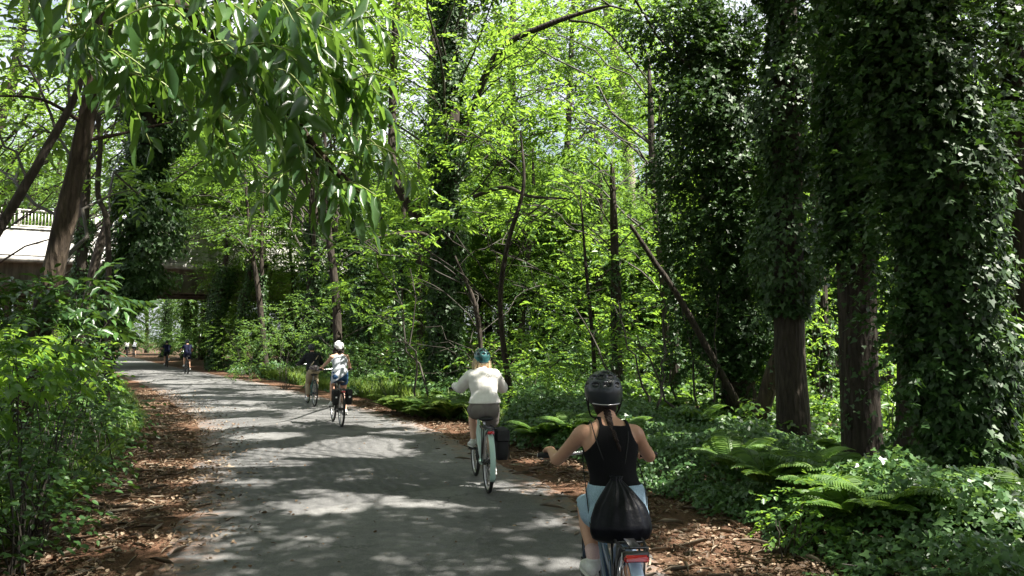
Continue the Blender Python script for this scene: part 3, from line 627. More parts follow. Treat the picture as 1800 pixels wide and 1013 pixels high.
# middle of the picture
c1 = np.random.default_rng(21)
tree('C1', 'chestnut_tree', "ivy-darkened main trunk in the middle with wide bright leaf layers", [(-1.85, 20, 0), (-1.8, 20, 4), (-1.7, 20, 9), (-1.75, 20, 15)], [.36, .31, .27, .18], ivy=[(.3, 13.5, .38, 1500, .11, .1)],
     limbs=[([P_(790, 300, 20), P_(830, 190, 19.6), P_(880, 88, 19), P_(960, 45, 18.6), P_(1040, 18, 18.4), P_(1075, 10, 18.2)], [.12, .10, .085, .07, .05, .03]), ([P_(1000, 36, 18.5), P_(1060, 50, 18), P_(1130, 130, 17.6), P_(1180, 210, 17.4)], [.032, .026, .018, .008]),
            ([P_(790, 440, 20), P_(700, 330, 19.8), P_(690, 180, 20), P_(700, -40, 20)], [.13, .12, .11, .10]), ([P_(800, 360, 20), P_(880, 330, 18), P_(930, 345, 16.4), P_(1000, 350, 15.2)], [.07, .05, .035, .015]), ([P_(770, 430, 20), P_(740, 410, 17.5), P_(690, 412, 15.2), P_(640, 425, 14.6)], [.07, .045, .03, .015])],
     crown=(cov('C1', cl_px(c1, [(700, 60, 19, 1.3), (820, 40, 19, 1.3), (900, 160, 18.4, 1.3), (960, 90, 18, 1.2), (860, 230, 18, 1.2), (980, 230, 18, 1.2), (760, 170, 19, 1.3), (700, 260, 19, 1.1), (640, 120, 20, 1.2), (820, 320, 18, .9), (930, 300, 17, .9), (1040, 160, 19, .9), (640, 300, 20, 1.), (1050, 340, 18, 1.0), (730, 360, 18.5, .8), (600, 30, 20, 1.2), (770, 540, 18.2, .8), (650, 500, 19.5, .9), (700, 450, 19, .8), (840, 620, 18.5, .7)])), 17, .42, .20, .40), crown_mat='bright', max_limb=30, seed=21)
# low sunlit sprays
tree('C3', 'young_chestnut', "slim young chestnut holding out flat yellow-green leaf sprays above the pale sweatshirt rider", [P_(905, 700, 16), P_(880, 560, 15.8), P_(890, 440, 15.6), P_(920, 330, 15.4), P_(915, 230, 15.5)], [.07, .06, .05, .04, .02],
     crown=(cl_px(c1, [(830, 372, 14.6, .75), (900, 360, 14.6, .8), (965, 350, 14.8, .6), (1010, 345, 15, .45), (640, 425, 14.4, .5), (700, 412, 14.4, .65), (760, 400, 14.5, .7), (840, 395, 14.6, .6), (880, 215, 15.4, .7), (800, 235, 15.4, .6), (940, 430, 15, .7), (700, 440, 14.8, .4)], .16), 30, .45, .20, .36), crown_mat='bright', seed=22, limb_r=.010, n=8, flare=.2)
def px_tree(key, name, label, line, rad, clumps, dens, L, mat_, seed, flat=.5, group=None, ivy=None, bark_m='bark_dark', asp=.42, limb_r=.02):
    rr_ = np.random.default_rng(seed)
    tree(key, name, label, [P_(*q) for q in line], rad, bark_m=bark_m, crown=(cl_px(rr_, clumps, flat), dens, .36, L, asp), crown_mat=mat_, seed=seed, n=10, ivy=ivy, group=group, cat='tree', flare=.25, limb_r=limb_r)
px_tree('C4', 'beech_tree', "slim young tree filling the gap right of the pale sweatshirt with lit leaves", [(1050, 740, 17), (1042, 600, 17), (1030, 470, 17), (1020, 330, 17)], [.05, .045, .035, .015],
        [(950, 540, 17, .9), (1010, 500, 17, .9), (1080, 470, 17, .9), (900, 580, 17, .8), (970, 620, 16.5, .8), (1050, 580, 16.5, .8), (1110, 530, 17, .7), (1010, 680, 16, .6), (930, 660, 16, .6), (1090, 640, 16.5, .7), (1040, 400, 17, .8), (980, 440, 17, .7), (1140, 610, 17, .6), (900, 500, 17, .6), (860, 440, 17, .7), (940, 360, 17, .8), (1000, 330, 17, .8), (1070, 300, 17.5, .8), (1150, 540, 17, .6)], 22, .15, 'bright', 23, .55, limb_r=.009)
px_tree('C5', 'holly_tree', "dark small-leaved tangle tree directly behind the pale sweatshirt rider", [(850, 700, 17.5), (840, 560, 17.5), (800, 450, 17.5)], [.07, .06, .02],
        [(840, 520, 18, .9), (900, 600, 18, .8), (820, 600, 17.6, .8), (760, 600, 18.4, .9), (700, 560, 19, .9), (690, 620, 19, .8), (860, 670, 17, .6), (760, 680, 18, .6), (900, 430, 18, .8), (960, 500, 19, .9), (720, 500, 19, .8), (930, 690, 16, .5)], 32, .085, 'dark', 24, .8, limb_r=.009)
px_tree('C6', 'pine_tree', "tall pale-barked pine rising far behind the bright middle leaves", [(1110, 640, 42), (1108, 400, 42), (1100, 230, 42), (1070, 30, 42), (1040, -120, 42)], [.42, .38, .34, .28, .2],
        [(1060, 60, 42, 1.6), (1120, 120, 42, 1.5), (1160, 180, 43, 1.5), (1090, 200, 42, 1.3), (1030, 120, 42, 1.4), (1150, 40, 43, 1.5)], 8, .16, 'far', 25, .6, bark_m='bark_pale', asp=.14)
px_tree('C2', 'ivy_covered_tree', "ivy-dark trunk behind the white-helmeted rider's right side", [(640, 672, 27), (638, 560, 27), (632, 440, 27), (620, 200, 27)], [.26, .24, .2, .12],
        [(640, 420, 27, 1.2), (600, 330, 27, 1.3), (680, 350, 27, 1.3), (560, 250, 27, 1.4), (640, 220, 27, 1.4), (560, 420, 27, 1.0), (530, 100, 27, 1.5), (620, 60, 27, 1.6), (700, 480, 27, 1.0)] , 12, .19, 'canopy', 26, .5, ivy=[(.2, 8, .45, 900, .12, .0)])
px_tree('V1', 'ash_tree', "blue-green light tree veiling the middle of the bridge", [(470, 640, 36), (455, 520, 36), (440, 420, 36), (430, 300, 36)], [.16, .13, .1, .05],
        [(420, 400, 36, 1.6), (340, 400, 37, 1.1), (480, 380, 36, 1.5), (520, 400, 35, 1.3), (380, 340, 37, 1.5), (300, 360, 38, 1.4), (480, 590, 37, .8)], 14, .19, 'far', 27, .5)
px_tree('V2', 'maple_tree', "mid-green tree filling the upper left behind the hanging branch", [(130, 620, 24), (170, 450, 24), (230, 300, 24), (290, 100, 24)], [.16, .14, .1, .05],
        [(330, 300, 24, 1.3), (400, 260, 24, 1.2), (260, 250, 24, 1.1), (340, 180, 24, 1.4), (440, 330, 24, 1.1), (400, 380, 25, .9), (250, 120, 24, 1.3), (350, 60, 24, 1.4), (450, 160, 24, 1.3), (60, 200, 24, 1.1), (40, 80, 24, 1.4), (150, 130, 24, 1.2), (480, 400, 25, .9), (520, 260, 25, 1.2)], 18, .18, 'canopy', 28, .5)
px_tree('V3', 'maple_tree', "mid-green tree standing between the middle trunk and the left ones", [(600, 660, 22), (590, 520, 22), (575, 380, 22), (570, 200, 22)], [.13, .12, .09, .04],
        [(560, 460, 22, .8), (600, 520, 22, .8), (540, 540, 22.5, .7), (640, 440, 22, .8), (600, 380, 22, .9), (680, 560, 22, .7), (560, 590, 23, .6), (650, 330, 22, 1.0), (560, 280, 22, 1.1), (660, 220, 22, 1.2), (600, 160, 22, 1.2), (720, 120, 22, 1.2), (640, 40, 22, 1.3), (720, 20, 22, 1.2), (560, 60, 22, 1.3)], 22, .17, 'canopy', 29, .5)
px_tree('V4', 'oak_tree', "broad pale-lit oak filling the gap above the black helmet", [(1180, 700, 24), (1170, 520, 24), (1150, 330, 24), (1140, 100, 24)], [.2, .18, .14, .06],
        [(1060, 240, 24, 1.4), (1120, 340, 24, 1.3), (1040, 420, 24, 1.2), (1160, 440, 24, 1.1), (1010, 340, 24, 1.2), (1000, 160, 24, 1.4), (1090, 120, 25, 1.3), (940, 60, 24, 1.5), (1060, 20, 25, 1.4), (880, 150, 24, 1.4), (1200, 520, 24, 1.1), (1100, 560, 24, 1.2), (1010, 560, 24, 1.1), (1160, 260, 24, 1.), (900, 380, 24, 1.2), (820, 250, 24, 1.3), (800, 60, 24, 1.4)], 20, .19, 'bright', 30, .55)
px_tree('V5', 'oak_tree', "light-crowned oak behind the gap between the two ivy columns", [(1440, 700, 21), (1440, 500, 21), (1430, 300, 21), (1430, 80, 21)], [.18, .16, .12, .05],
        [(1420, 200, 21, 1.0), (1450, 330, 21, 1.0), (1440, 450, 21, 1.0), (1400, 100, 21, 1.0), (1460, 30, 21, 1.1), (1470, 600, 21, .9), (1560, 640, 21, 1.0), (1580, 520, 21, 1.0), (1720, 300, 20, 1.2), (1780, 180, 20, 1.2), (1740, 60, 20, 1.3), (1790, 420, 20, 1.1), (1740, 520, 20, 1.0), (1780, 640, 20, 1.0)], 16, .15, 'bright', 31, .55)
def many(n, x0, x1, y0, y1, Y0, Y1, r0, r1_, seed):
    q = np.random.default_rng(seed); return [(q.uniform(x0, x1), q.uniform(y0, y1), q.uniform(Y0, Y1), q.uniform(r0, r1_)) for _ in range(n)]
px_tree('V6', 'lime_tree', "tall lime whose crown closes the top of the view over the lane's far right side", [(770, 640, 31), (765, 400, 31), (760, 150, 31), (770, -100, 31)], [.26, .22, .18, .1], many(34, 500, 1150, -90, 230, 28, 33, 1.4, 1.9, 61), 13, .19, 'canopy', 61, .55)
px_tree('V7', 'lime_tree', "tall lime behind the brown-barked trunk, filling the upper left corner", [(-120, 640, 30), (-60, 400, 30), (20, 150, 30), (60, -100, 30)], [.26, .22, .18, .1], many(34, -60, 330, -90, 340, 26, 33, 1.2, 1.8, 62), 13, .18, 'bright', 62, .55)
px_tree('V8', 'ash_tree', "pale ash left of the lane leaning over the bridge railing", [(-200, 640, 40), (-100, 420, 39), (20, 330, 38), (120, 250, 38)], [.22, .18, .12, .05], many(14, -20, 330, 230, 350, 36, 39, 1.0, 1.5, 63) + [(310, 420, 37, 1.0)], 13, .18, 'far', 63, .55)
px_tree('V10', 'oak_tree', "dense oak far back behind the straight dark trunk and the nearest ivy trunk", [(1560, 640, 26), (1565, 400, 26), (1570, 100, 26), (1580, -100, 26)], [.26, .22, .18, .1], many(44, 1400, 1880, -80, 640, 24, 29, 1.2, 1.7, 65), 14, .17, 'canopy', 65, .55)
px_tree('V11', 'oak_tree', "dense oak far back behind the broad ivy trunk", [(1240, 640, 29), (1240, 400, 29), (1250, 100, 29), (1250, -100, 29)], [.26, .22, .18, .1], many(34, 1080, 1440, -80, 640, 27, 31, 1.3, 1.8, 66), 13, .17, 'bright', 66, .55)
px_tree('V12', 'maple_tree', "tall maple closing the sky over the middle of the lane's right side", [(900, 640, 40), (905, 400, 40), (900, 150, 40), (905, -100, 40)], [.3, .26, .2, .12], many(40, 560, 1180, -100, 260, 36, 42, 1.7, 2.3, 67), 8, .24, 'canopy', 67, .55)
px_tree('V9', 'ash_tree', "tall ash behind the middle trunk, thin top against the pale sky", [(980, 640, 38), (990, 400, 38), (1000, 200, 38), (1010, -60, 38)], [.24, .2, .16, .08], many(26, 850, 1200, -80, 420, 35, 40, 1.3, 1.9, 64), 11, .18, 'bright', 64, .55)
# cover crowns for C2 / the far trees as trees of their own beside the lane
def roadside(key, label, x, y, rad, ivy, seed, mat_='canopy', top=12.5, lean=(0, 0), bm='bark_dark', L=.2, more=()):
    rr_ = np.random.default_rng(seed)
    tree(key, 'roadside_tree', label, [(x, y, 0), (x + lean[0] * .3, y, 3.5), (x + lean[0], y + lean[1], 8), (x + lean[0] * 1.3, y + lean[1] * 1.3, top)], rad, bark_m=bm, ivy=ivy, crown=(cov(key, *more), CD * .9, .45, L, .40), crown_mat=mat_, seed=seed)
COVER['F2'] += COVER['C2']
tree('L3', 'roadside_tree', "black ivy-wrapped trunk standing left of the lane in front of the bridge", [(-9.9, 17.2, 0), (-9.4, 17.2, 1.9), (-8.8, 17.2, 3.2), (-8.6, 17.2, 5.5), (-8.6, 17.2, 12)], [.26, .22, .2, .14], ivy=[(2.2, 8.2, .72, 2600, .12, -.2), (.2, 2.3, .15, 500, .11, 0)], crown=(cov('L3'), CD * .9, .45, .2, .40), crown_mat='dark', seed=31)
roadside('F1', "ivy-dark tree at the left lane edge, beyond the wrapped black trunk", -15.2, 26, [.22, .2, .16, .1], [(.3, 6, .3, 500, .12, .1)], 32, L=.22)
roadside('F2', "tall tree at the right lane edge behind the two middle riders", -9.0, 33.2, [.26, .24, .2, .14], [(.3, 7, .4, 700, .13, 0)], 33, L=.24)
roadside('F3', "tree leaning over the lane just in front of the bridge", -24.5, 39.5, [.24, .2, .18, .1], None, 34, L=.26)
tree('L1', 'brown_barked_tree', "brown-barked leaning trunk in front of the bridge railing at left", [(-6.0, 9, 0), (-5.85, 9, 1.3), (-5.6, 9, 2.6), (-5.36, 9, 3.9), (-5.2, 9, 5.0), (-5.05, 9, 6.0), (-4.6, 9, 11)], [.135, .127, .118, .11, .10, .09, .05], bark_m='bark',
     limbs=[([(-5.24, 9, 4.6), (-4.9, 8.6, 4.75), (-4.7, 8.3, 4.6), (-4.4, 8.0, 4.65)], [.03, .022, .015, .006]), ([(-5.27, 9, 4.4), (-5.6, 8.6, 4.6), (-6.1, 8.2, 4.5)], [.03, .02, .008]), ([(-5.3, 9, 4.2), (-4.95, 9.2, 4.35), (-4.6, 9.6, 4.6), (-4.0, 9.8, 4.75)], [.025, .02, .012, .005])],
     crown=(cov('L1', cl_px(c1, [(40, 60, 9.5, .6), (230, 90, 10, .6), (60, 230, 9.8, .4), (250, 330, 12, .5), (330, 130, 11, .7), (0, 300, 11, .5)])), CD, .42, .18, .40), seed=35, n=18, lump=.14)
tree('L2', 'leaning_sapling', "thin dark sapling slanting into the brown-barked trunk at far left", [(-7.3, 8.3, 0), (-6.6, 8.4, 1.6), (-5.95, 8.5, 3.0), (-5.55, 8.6, 3.9), (-5.2, 8.75, 4.9), (-5.0, 8.8, 6.2)], [.07, .065, .055, .045, .035, .02], crown=(cl_px(c1, [(30, 100, 8.8, .5), (110, 40, 9, .5), (-20, 230, 9, .5)]), 22, .35, .15, .42), seed=36, n=8, flare=.2)
tree('L4', 'thin_tree', "thin curving stem between the brown-barked trunk and the ivy-wrapped one", [P_(192, 620, 14), P_(190, 420, 14), P_(172, 340, 14), P_(176, 240, 14), P_(160, 130, 14), P_(170, 0, 14)], [.06, .055, .05, .045, .035, .02], crown=(cl_px(c1, [(200, 180, 14, .7), (150, 100, 14, .8), (260, 120, 14.5, .8), (120, 220, 14.5, .6), (230, 30, 15, .9), (200, 330, 15, .6)]), 18, .4, .17, .40), seed=37, n=8, flare=.2, crown_mat='bright')

# unseen trees added off to the sides only to shade the near lane
tree('N2', 'roadside_tree', "unseen tree added outside the view on the right verge to shade the lane", [(4.6, 1.2, 0), (4.6, 1.2, 5), (4.8, 1.2, 12)], [.26, .22, .12], crown=(cov('N2'), CD * .8, .45, .22, .42), seed=41)
tree('L5', 'roadside_tree', "unseen tree added outside the view on the left verge to shade the lane", [(-6.9, 4.6, 0), (-6.8, 4.6, 5), (-6.5, 4.6, 12)], [.2, .18, .1], crown=(cov('L5'), CD * .8, .45, .22, .42), seed=42)

# the tree whose long leafy branch hangs over the lane in front of the camera
rn = np.random.default_rng(50)
nb = np.array([-4.9, .6, float(ground_z(-4.9, .6))]); nr = empty('overhanging_tree', nb); tag(nr, "long large-leaved branch hanging down over the lane at upper left", "tree")
V, F, PN, rN = trunk_mesh([(-4.9, .6, nb[2] - .1), (-4.7, .7, 2.2), (-4.3, .9, 4.6), (-3.9, 1.2, 8), (-3.7, 1.4, 11.5)], [.2, .17, .15, .12, .06], 50, 16, .12, .5)
MB().add(V, F).build('trunk', M['bark'], nr, off=nb)
main = [(-4.4, .85, 4.2), (-3.6, 1.7, 4.6), P_(-60, -130, 3.0), P_(150, -60, 3.1), P_(330, 20, 3.3), P_(470, 150, 3.5), P_(560, 270, 3.6), P_(640, 345, 3.7), P_(672, 385, 3.75)]
subs = [([P_(150, -60, 3.1), P_(120, 20, 3.0), P_(150, 90, 2.95), P_(200, 118, 2.9), P_(250, 135, 2.85)], .95), ([P_(150, -60, 3.1), P_(230, -10, 2.9), P_(330, 60, 2.8), P_(400, 120, 2.85), P_(420, 160, 2.9)], 1.0),
        ([P_(330, 20, 3.3), P_(430, 10, 3.2), P_(520, 40, 3.2), P_(570, 70, 3.3), P_(600, 120, 3.35)], 1.0), ([P_(330, -80, 3.5), P_(480, -40, 3.6), P_(600, 0, 3.7), P_(640, 50, 3.8)], 1.0), ([P_(430, 10, 3.2), P_(520, 100, 3.3), P_(590, 140, 3.35), P_(630, 160, 3.4)], 1.0),
        ([P_(470, 150, 3.5), P_(500, 210, 3.5), P_(520, 280, 3.5), P_(560, 320, 3.5), P_(600, 350, 3.45)], 1.0), ([P_(200, -40, 3.4), P_(290, 80, 3.6), P_(380, 190, 3.8), P_(440, 230, 3.9), P_(480, 260, 4.0)], .95), ([P_(380, 190, 3.8), P_(400, 250, 3.9), P_(420, 290, 4.0)], .8),
        ([P_(560, 270, 3.6), P_(610, 270, 3.7), P_(650, 290, 3.8)], .85), ([P_(0, -80, 3.1), P_(60, 20, 3.3), P_(120, 90, 3.5), P_(170, 130, 3.6)], .9), ([P_(150, -60, 3.1), P_(260, 0, 3.4), P_(300, 80, 3.5), P_(320, 150, 3.5)], .9), ([P_(470, 60, 3.4), P_(540, 150, 3.6), P_(600, 220, 3.7), P_(640, 250, 3.8)], .9),
        ([P_(350, 30, 3.0), P_(420, 70, 3.0), P_(470, 120, 3.05), P_(500, 160, 3.1)], .95), ([P_(400, -50, 3.0), P_(470, 0, 3.0), P_(540, 30, 3.1)], .95), ([P_(60, -120, 2.8), P_(200, -60, 2.7), P_(300, -20, 2.7), P_(360, 30, 2.75)], .9)]
mb = MB(); pm = spline(main, 8); mb.tube(pm, np.linspace(.07, .005, len(pm)) ** 1.0, 8)
mt = MB(); LP, LD, LN, LL = [], [], [], []
def leaf_twig(pts, dens, L0, end_r=.0022, sub=True):
    p = spline(pts, 6); mt.tube(p, np.linspace(.011 if sub else .006, end_r, len(p)), 5)
    seg = np.linalg.norm(np.diff(p, axis=0), axis=1); tot = seg.sum(); n = int(tot * dens); cum = np.concatenate([[0], np.cumsum(seg)])
    s_ = np.linspace(tot * .12, tot, n)
    for k, a in enumerate(s_):
        c = np.array([np.interp(a, cum, p[:, i]) for i in range(3)]); b = np.array([np.interp(min(a + .05, tot), cum, p[:, i]) for i in range(3)]) - np.array([np.interp(max(a - .05, 0), cum, p[:, i]) for i in range(3)])
        t = unit(b); sd = unit(np.cross(t, (0, 0, 1.0))) * (1 if k % 2 else -1)
        d = t * rn.uniform(.3, .9) + sd * rn.uniform(.45, 1.1) + np.array([0, 0, -1]) * rn.uniform(.05, 1.15) + rn.normal(size=3) * .25
        LP.append(c + unit(d) * .012); LD.append(d); LN.append(np.array([0, 0, 1.0]) + t * .5 + rn.normal(size=3) * .4); LL.append(L0 * rn.uniform(.5, 1.2))
leaf_twig(main[3:], 34, .14, sub=False)
for pts, k in subs:
    leaf_twig(pts, 24, .165 * k)
    p = spline(pts, 3)
    for q in p[2:-1:1]:
        t = unit(np.array([rn.normal() * .6 + .5, rn.normal() * .5, -rn.uniform(-.1, .6)])); l_ = rn.uniform(.16, .34)
        leaf_twig([q, q + t * l_ * .5 + np.array([0, 0, .02]), q + t * l_ + np.array([0, 0, -.05])], 27, .155 * k, .0018, False)
mb.build('branch', M['bark'], nr, off=nb); mt.build('twigs', M['twig_green'], nr, off=nb)
LP, LD, LN, LL = map(np.array, (LP, LD, LN, LL)); V, F = scatter(T_BIG, LP, LD, LN, LL, LL * rn.uniform(.27, .37, len(LL)))
obj('leaves', np_mesh('leaves', V - nb, [F], True), M['near'], nr); print("near leaves", len(LL))
rr_ = np.random.default_rng(51); cl = cov('N1'); a, o = clump_twigs(rr_, cl, CD * .8); k = sun_filter(a, rr_); p, d, n_, Ls, Ws = twigs(rr_, a[k], o[k], 7, .45, .22, .42); k = sun_filter(p, rr_, small=False)
V, F = scatter(T_LEAF, p[k], d[k], n_[k], Ls[k], Ws[k]); obj('crown', np_mesh('crown', V - nb, [F]), M['canopy'], nr)
mb = MB()
for c in cl[:30]: limb(mb, PN[int(np.argmin(np.abs(PN[:, 2] - c[2] * .75)))], c[:3], .035, .008, rr_)
mb.build('branches', M['twig'], nr, off=nb)

# ------------------------------------------------------------------ woods behind: copies of a few trees
rb_ = np.random.default_rng(90)
def proto_tree(name, seed, h, cr, cz, n, cmat, L=.17, asp=.42, dens=20, bm='bark_dark', low=False):
    rr_ = np.random.default_rng(seed); root = empty(name, (0, 0, -60))
    lean = rr_.normal(size=2) * .35
    V, F, P, r = trunk_mesh([(0, 0, -.3), (lean[0] * .3, lean[1] * .3, h * .35), (lean[0], lean[1], h * .7), (lean[0], lean[1], h)], [.2, .17, .12, .05], seed, 10, .12, .4)
    MB().add(V, F).build('trunk', M[bm], root)
    cl = clumps_in(rr_, n, (0, 0, cz), cr, 1.15, .55, .25)
    if low: cl = np.concatenate([cl, clumps_in(rr_, 10, (0, 0, 1.9), (2.4, 2.4, 1.6), .95, .6, .3)])
    mb = MB()
    for c in cl[:22]: limb(mb, P[int(np.argmin(np.abs(P[:, 2] - max(c[2] * .8, 1.))))], c[:3], .04, .01, rr_, 4, 5)
    mb.build('branches', M['twig'], root)
    a, o = clump_twigs(rr_, cl, dens); p, d, n_, Ls, Ws = twigs(rr_, a, o, 7, .45, L, asp)
    V, F = scatter(T_LEAF, p, d, n_, Ls, Ws); obj('crown', np_mesh('crown', V, [F]), M[cmat], root); return root
protos = [proto_tree('woodland_tree', 101, 13, (3.2, 3.2, 4.8), 7.4, 34, 'canopy', low=True), proto_tree('woodland_tree', 102, 12, (2.8, 2.8, 4.6), 7.0, 30, 'bright', low=True),
          proto_tree('woodland_tree', 103, 15, (3.4, 3.4, 5.2), 9.0, 36, 'canopy', .2), proto_tree('woodland_tree', 104, 11, (3.0, 3.0, 4.2), 6.4, 30, 'far', .17, low=True),
          proto_tree('woodland_tree', 105, 14, (2.6, 2.6, 5.0), 8.6, 28, 'dark', .16)]
used = [0] * len(protos)
def copy_tree(o, parent=None):
    c = o.copy(); C.objects.link(c)
    if parent is not None: c.parent = parent
    for ch in o.children: copy_tree(ch, c)
    return c
def place(i, x, y, rz, sc, label, group, cat='tree'):
    o = protos[i] if not used[i] else copy_tree(protos[i]); used[i] += 1
    o.location = (x, y, float(ground_z(x, y))); o.rotation_euler = (0, 0, rz); o.scale = (sc, sc, sc); tag(o, label, cat, group); return o
def bridge_clear(x, y):
    q = np.array([x, y]) - B0; return q.dot(bn) > 2.6 or q.dot(bn) < -12.0
pts = []; tries = 0
while len(pts) < 105 and tries < 12000:
    tries += 1; Y = rb_.uniform(17, 66); X = rb_.uniform(-.72, .72) * Y
    s_ = float(road_s(X, Y))
    if abs(s_) < 5.2 or (s_ < 0 and s_ > -6.5): continue
    if not bridge_clear(X, Y): continue
    if -4 < X < 21 and Y < 33: continue
    if 0 < s_ < 8 and Y < 43: continue
    if s_ < 0 and Y < 44.5 and 900 + 1300 * X / Y > -60: continue
    if 900 + 1300 * X / Y < 300 and 46 < Y < 0: continue
    if any(math.hypot(X - a, Y - b_) < 2.6 for a, b_ in pts): continue
    pts.append((X, Y))
for (X, Y) in pts:
    s_ = float(road_s(X, Y)); beyond = (np.array([X, Y]) - B0).dot(bn) < -5
    if s_ < 0: lab, gr, ch = ("tree in the wood left of the lane", "woodland trees left of the lane", [0, 1, 1, 3, 2])
    elif beyond: lab, gr, ch = ("distant tree seen past the bridge", "trees beyond the bridge", [3, 3, 1, 0])
    else: lab, gr, ch = ("tree deep in the wood right of the lane", "woodland trees right of the lane", [0, 1, 2, 3, 1] if X < 6 else [0, 1, 4, 2, 1])
    if s_ < 0 and beyond: lab, gr = "distant tree seen past the bridge", "trees beyond the bridge"
    i = int(rb_.choice(ch)); adj = ["broad full-leaved", "bright yellow-green", "tall high-crowned", "pale fine-leaved", "dark narrow"][i]
    place(i, X, Y, rb_.uniform(0, 6.28), rb_.uniform(.85, 1.2), adj + " " + lab, adj + " " + gr)
for i, (X, Y) in enumerate([(-7, -3.5), (-4.5, -8), (-9, -9), (6, -6), (7, -12), (-11, -3), (2.5, -13), (-3.5, -14), (-10.5, 2.5), (-12, 8)]):  # unseen trees added around the viewer to darken the fill from the sky
    place([2, 0, 2, 2, 4, 0, 2][i % 7], X, Y, i * 1.3, 1.05, "unseen tall tree added around the viewer to darken the near lane", "unseen trees added to darken the near lane")
for i, (px, Y, sc_) in enumerate([(-40, 60, 1.5), (30, 57, 1.6), (90, 63, 1.5), (150, 58, 1.6), (10, 70, 1.9), (210, 64, 1.6), (110, 72, 1.9), (270, 70, 1.7), (340, 66, 1.6), (420, 64, 1.6), (500, 62, 1.5), (-90, 66, 1.8), (560, 68, 1.7), (620, 60, 1.5), (700, 56, 1.5), (780, 60, 1.6), (860, 55, 1.5), (940, 58, 1.6), (1020, 54, 1.4), (1180, 50, 1.4), (1260, 56, 1.6), (1350, 50, 1.5), (1440, 48, 1.4), (1520, 54, 1.5), (1600, 46, 1.4), (1690, 50, 1.5), (1790, 44, 1.4), (200, 99, 1.5), (245, 97, 1.5), (275, 93, 1.4), (300, 88, 1.4), (170, 106, 1.6), (225, 108, 1.7), (130, 110, 1.7), (330, 84, 1.4), (260, 103, 1.3), (190, 112, 1.5), (1560, 34, 1.2), (1740, 32, 1.25), (1440, 33, 1.2), (1860, 36, 1.3), (1660, 28, 1.1), (1830, 27, 1.1)]):
    X = (px - 900) / 1300 * Y; s_ = float(road_s(X, Y))
    if abs(s_) < 4.5: continue
    pid = [3, 0, 1, 3][i % 4]; place(pid, X, Y, i * 1.7, sc_, ["tall full-leaved tree closing the view beyond the bridge", "very tall pale-leaved tree far back in the wood"][0 if px < 500 else 1], ["tall trees beyond the bridge", "very tall trees far back in the wood"][0 if px < 500 else 1])
# slim ivy trunks standing behind the riders and under the bridge
def slim(px, y0, Y, rad, lab, ivy, seed, top=8.5, crown=None):
    p = at(px, y0, Y); x = p[0]; rr_ = np.random.default_rng(seed); ln = rr_.normal() * .3
    tree('S%d' % seed, 'slim_tree', lab, [(x, Y, 0), (x + ln * .3, Y, 3), (x + ln, Y, 6), (x + ln, Y, top)], [rad, rad * .85, rad * .5, .02], ivy=ivy, crown=(clumps_in(rr_, 10, (x + ln, Y, top - .5), (2.2, 2.2, 2.2), 1.1), 11, .45, .2, .42) if crown is None else crown, seed=seed, n=8)
slim(375, 600, 42.6, .30, "thick ivy-black trunk under the bridge, right of the dark far riders", [(.1, 6, .5, 900, .14, -.2)], 201)
slim(420, 600, 40.5, .22, "slim dark trunk standing right of the ivy-black one near the bridge", [(.1, 6, .25, 400, .13, .2)], 202)
slim(462, 600, 37, .17, "slim slanting dark trunk left of the rider in the black top", [(.1, 5, .15, 300, .13, .3)], 203)
slim(290, 600, 72, .34, "straight trunk rising directly behind the left one of the two dark riders", [(.1, 6, .3, 300, .16, .2)], 204, 10)
slim(326, 600, 66, .28, "straight trunk rising directly behind the right one of the two dark riders", [(.1, 6, .3, 300, .16, .2)], 205, 10)
slim(578, 600, 30, .16, "narrow dark trunk rising above the white helmet", [(.1, 6, .2, 500, .12, .2)], 206, 7.5)
slim(700, 600, 26, .14, "narrow dark trunk halfway between the white helmet and the teal helmet", [(.1, 6, .25, 500, .12, .2)], 207, 7)
slim(1085, 600, 19.5, .15, "dark trunk straight above the black helmet", [(.3, 4, .08, 200, .1, .4)], 208, 6.5)
slim(1450, 600, 16.5, .13, "slim dark trunk between the bare trunk and the straight dark one", [(.1, 2.2, .1, 300, .1, .3)], 209, 8)
slim(1640, 600, 15, .16, "slim trunk seen behind the nearest ivy trunk", [(.1, 7, .2, 500, .1, .1)], 210, 9)
slim(1190, 600, 19, .11, "thin dark trunk immediately left of the broad ivy trunk", [(.1, 7, .12, 400, .1, .1)], 211, 8)
# thin bare stems
rs_ = np.random.default_rng(300)
for i, (a, b_, Y) in enumerate([((1235, 745), (1195, 520), 14.5), ((1160, 740), (1090, 560), 13.6), ((1205, 745), (1120, 590), 13.2), ((1250, 740), (1262, 540), 14.2), ((1150, 735), (1170, 600), 12.8), ((1120, 720), (1010, 540), 14), ((1185, 740), (1160, 480), 14.8), ((760, 640), (660, 430), 18), ((735, 650), (720, 470), 18)]):
    A = at(a[0], a[1], Y); B = at(b_[0], b_[1], Y + .3); A[2] = float(ground_z(A[0], A[1])) - .05
    mb = MB(); o_ = A.copy(); pts_ = limb(mb, A, B, .028, .010, rs_, 6, 9, .02)
    o = obj('bare_stem', mb.mesh('bare_stem', True, o_), M['twig'], None, o_); tag(o, "thin bare sapling stem standing in the undergrowth before the dark trunks" if i < 7 else "thin bare stem slanting beside the middle trunk", "sapling", "bare stems in the undergrowth" if i < 7 else "bare stems by the middle trunk")
    for _ in range(5):
        q = pts_[rs_.integers(3, 9)]; mb2 = MB(); limb(mb2, q, q + np.array([rs_.normal() * .35, rs_.normal() * .2, rs_.uniform(.1, .5)]), .009, .003, rs_, 4, 5); c = mb2.build('side_twig', M['twig'], o, off=o_)

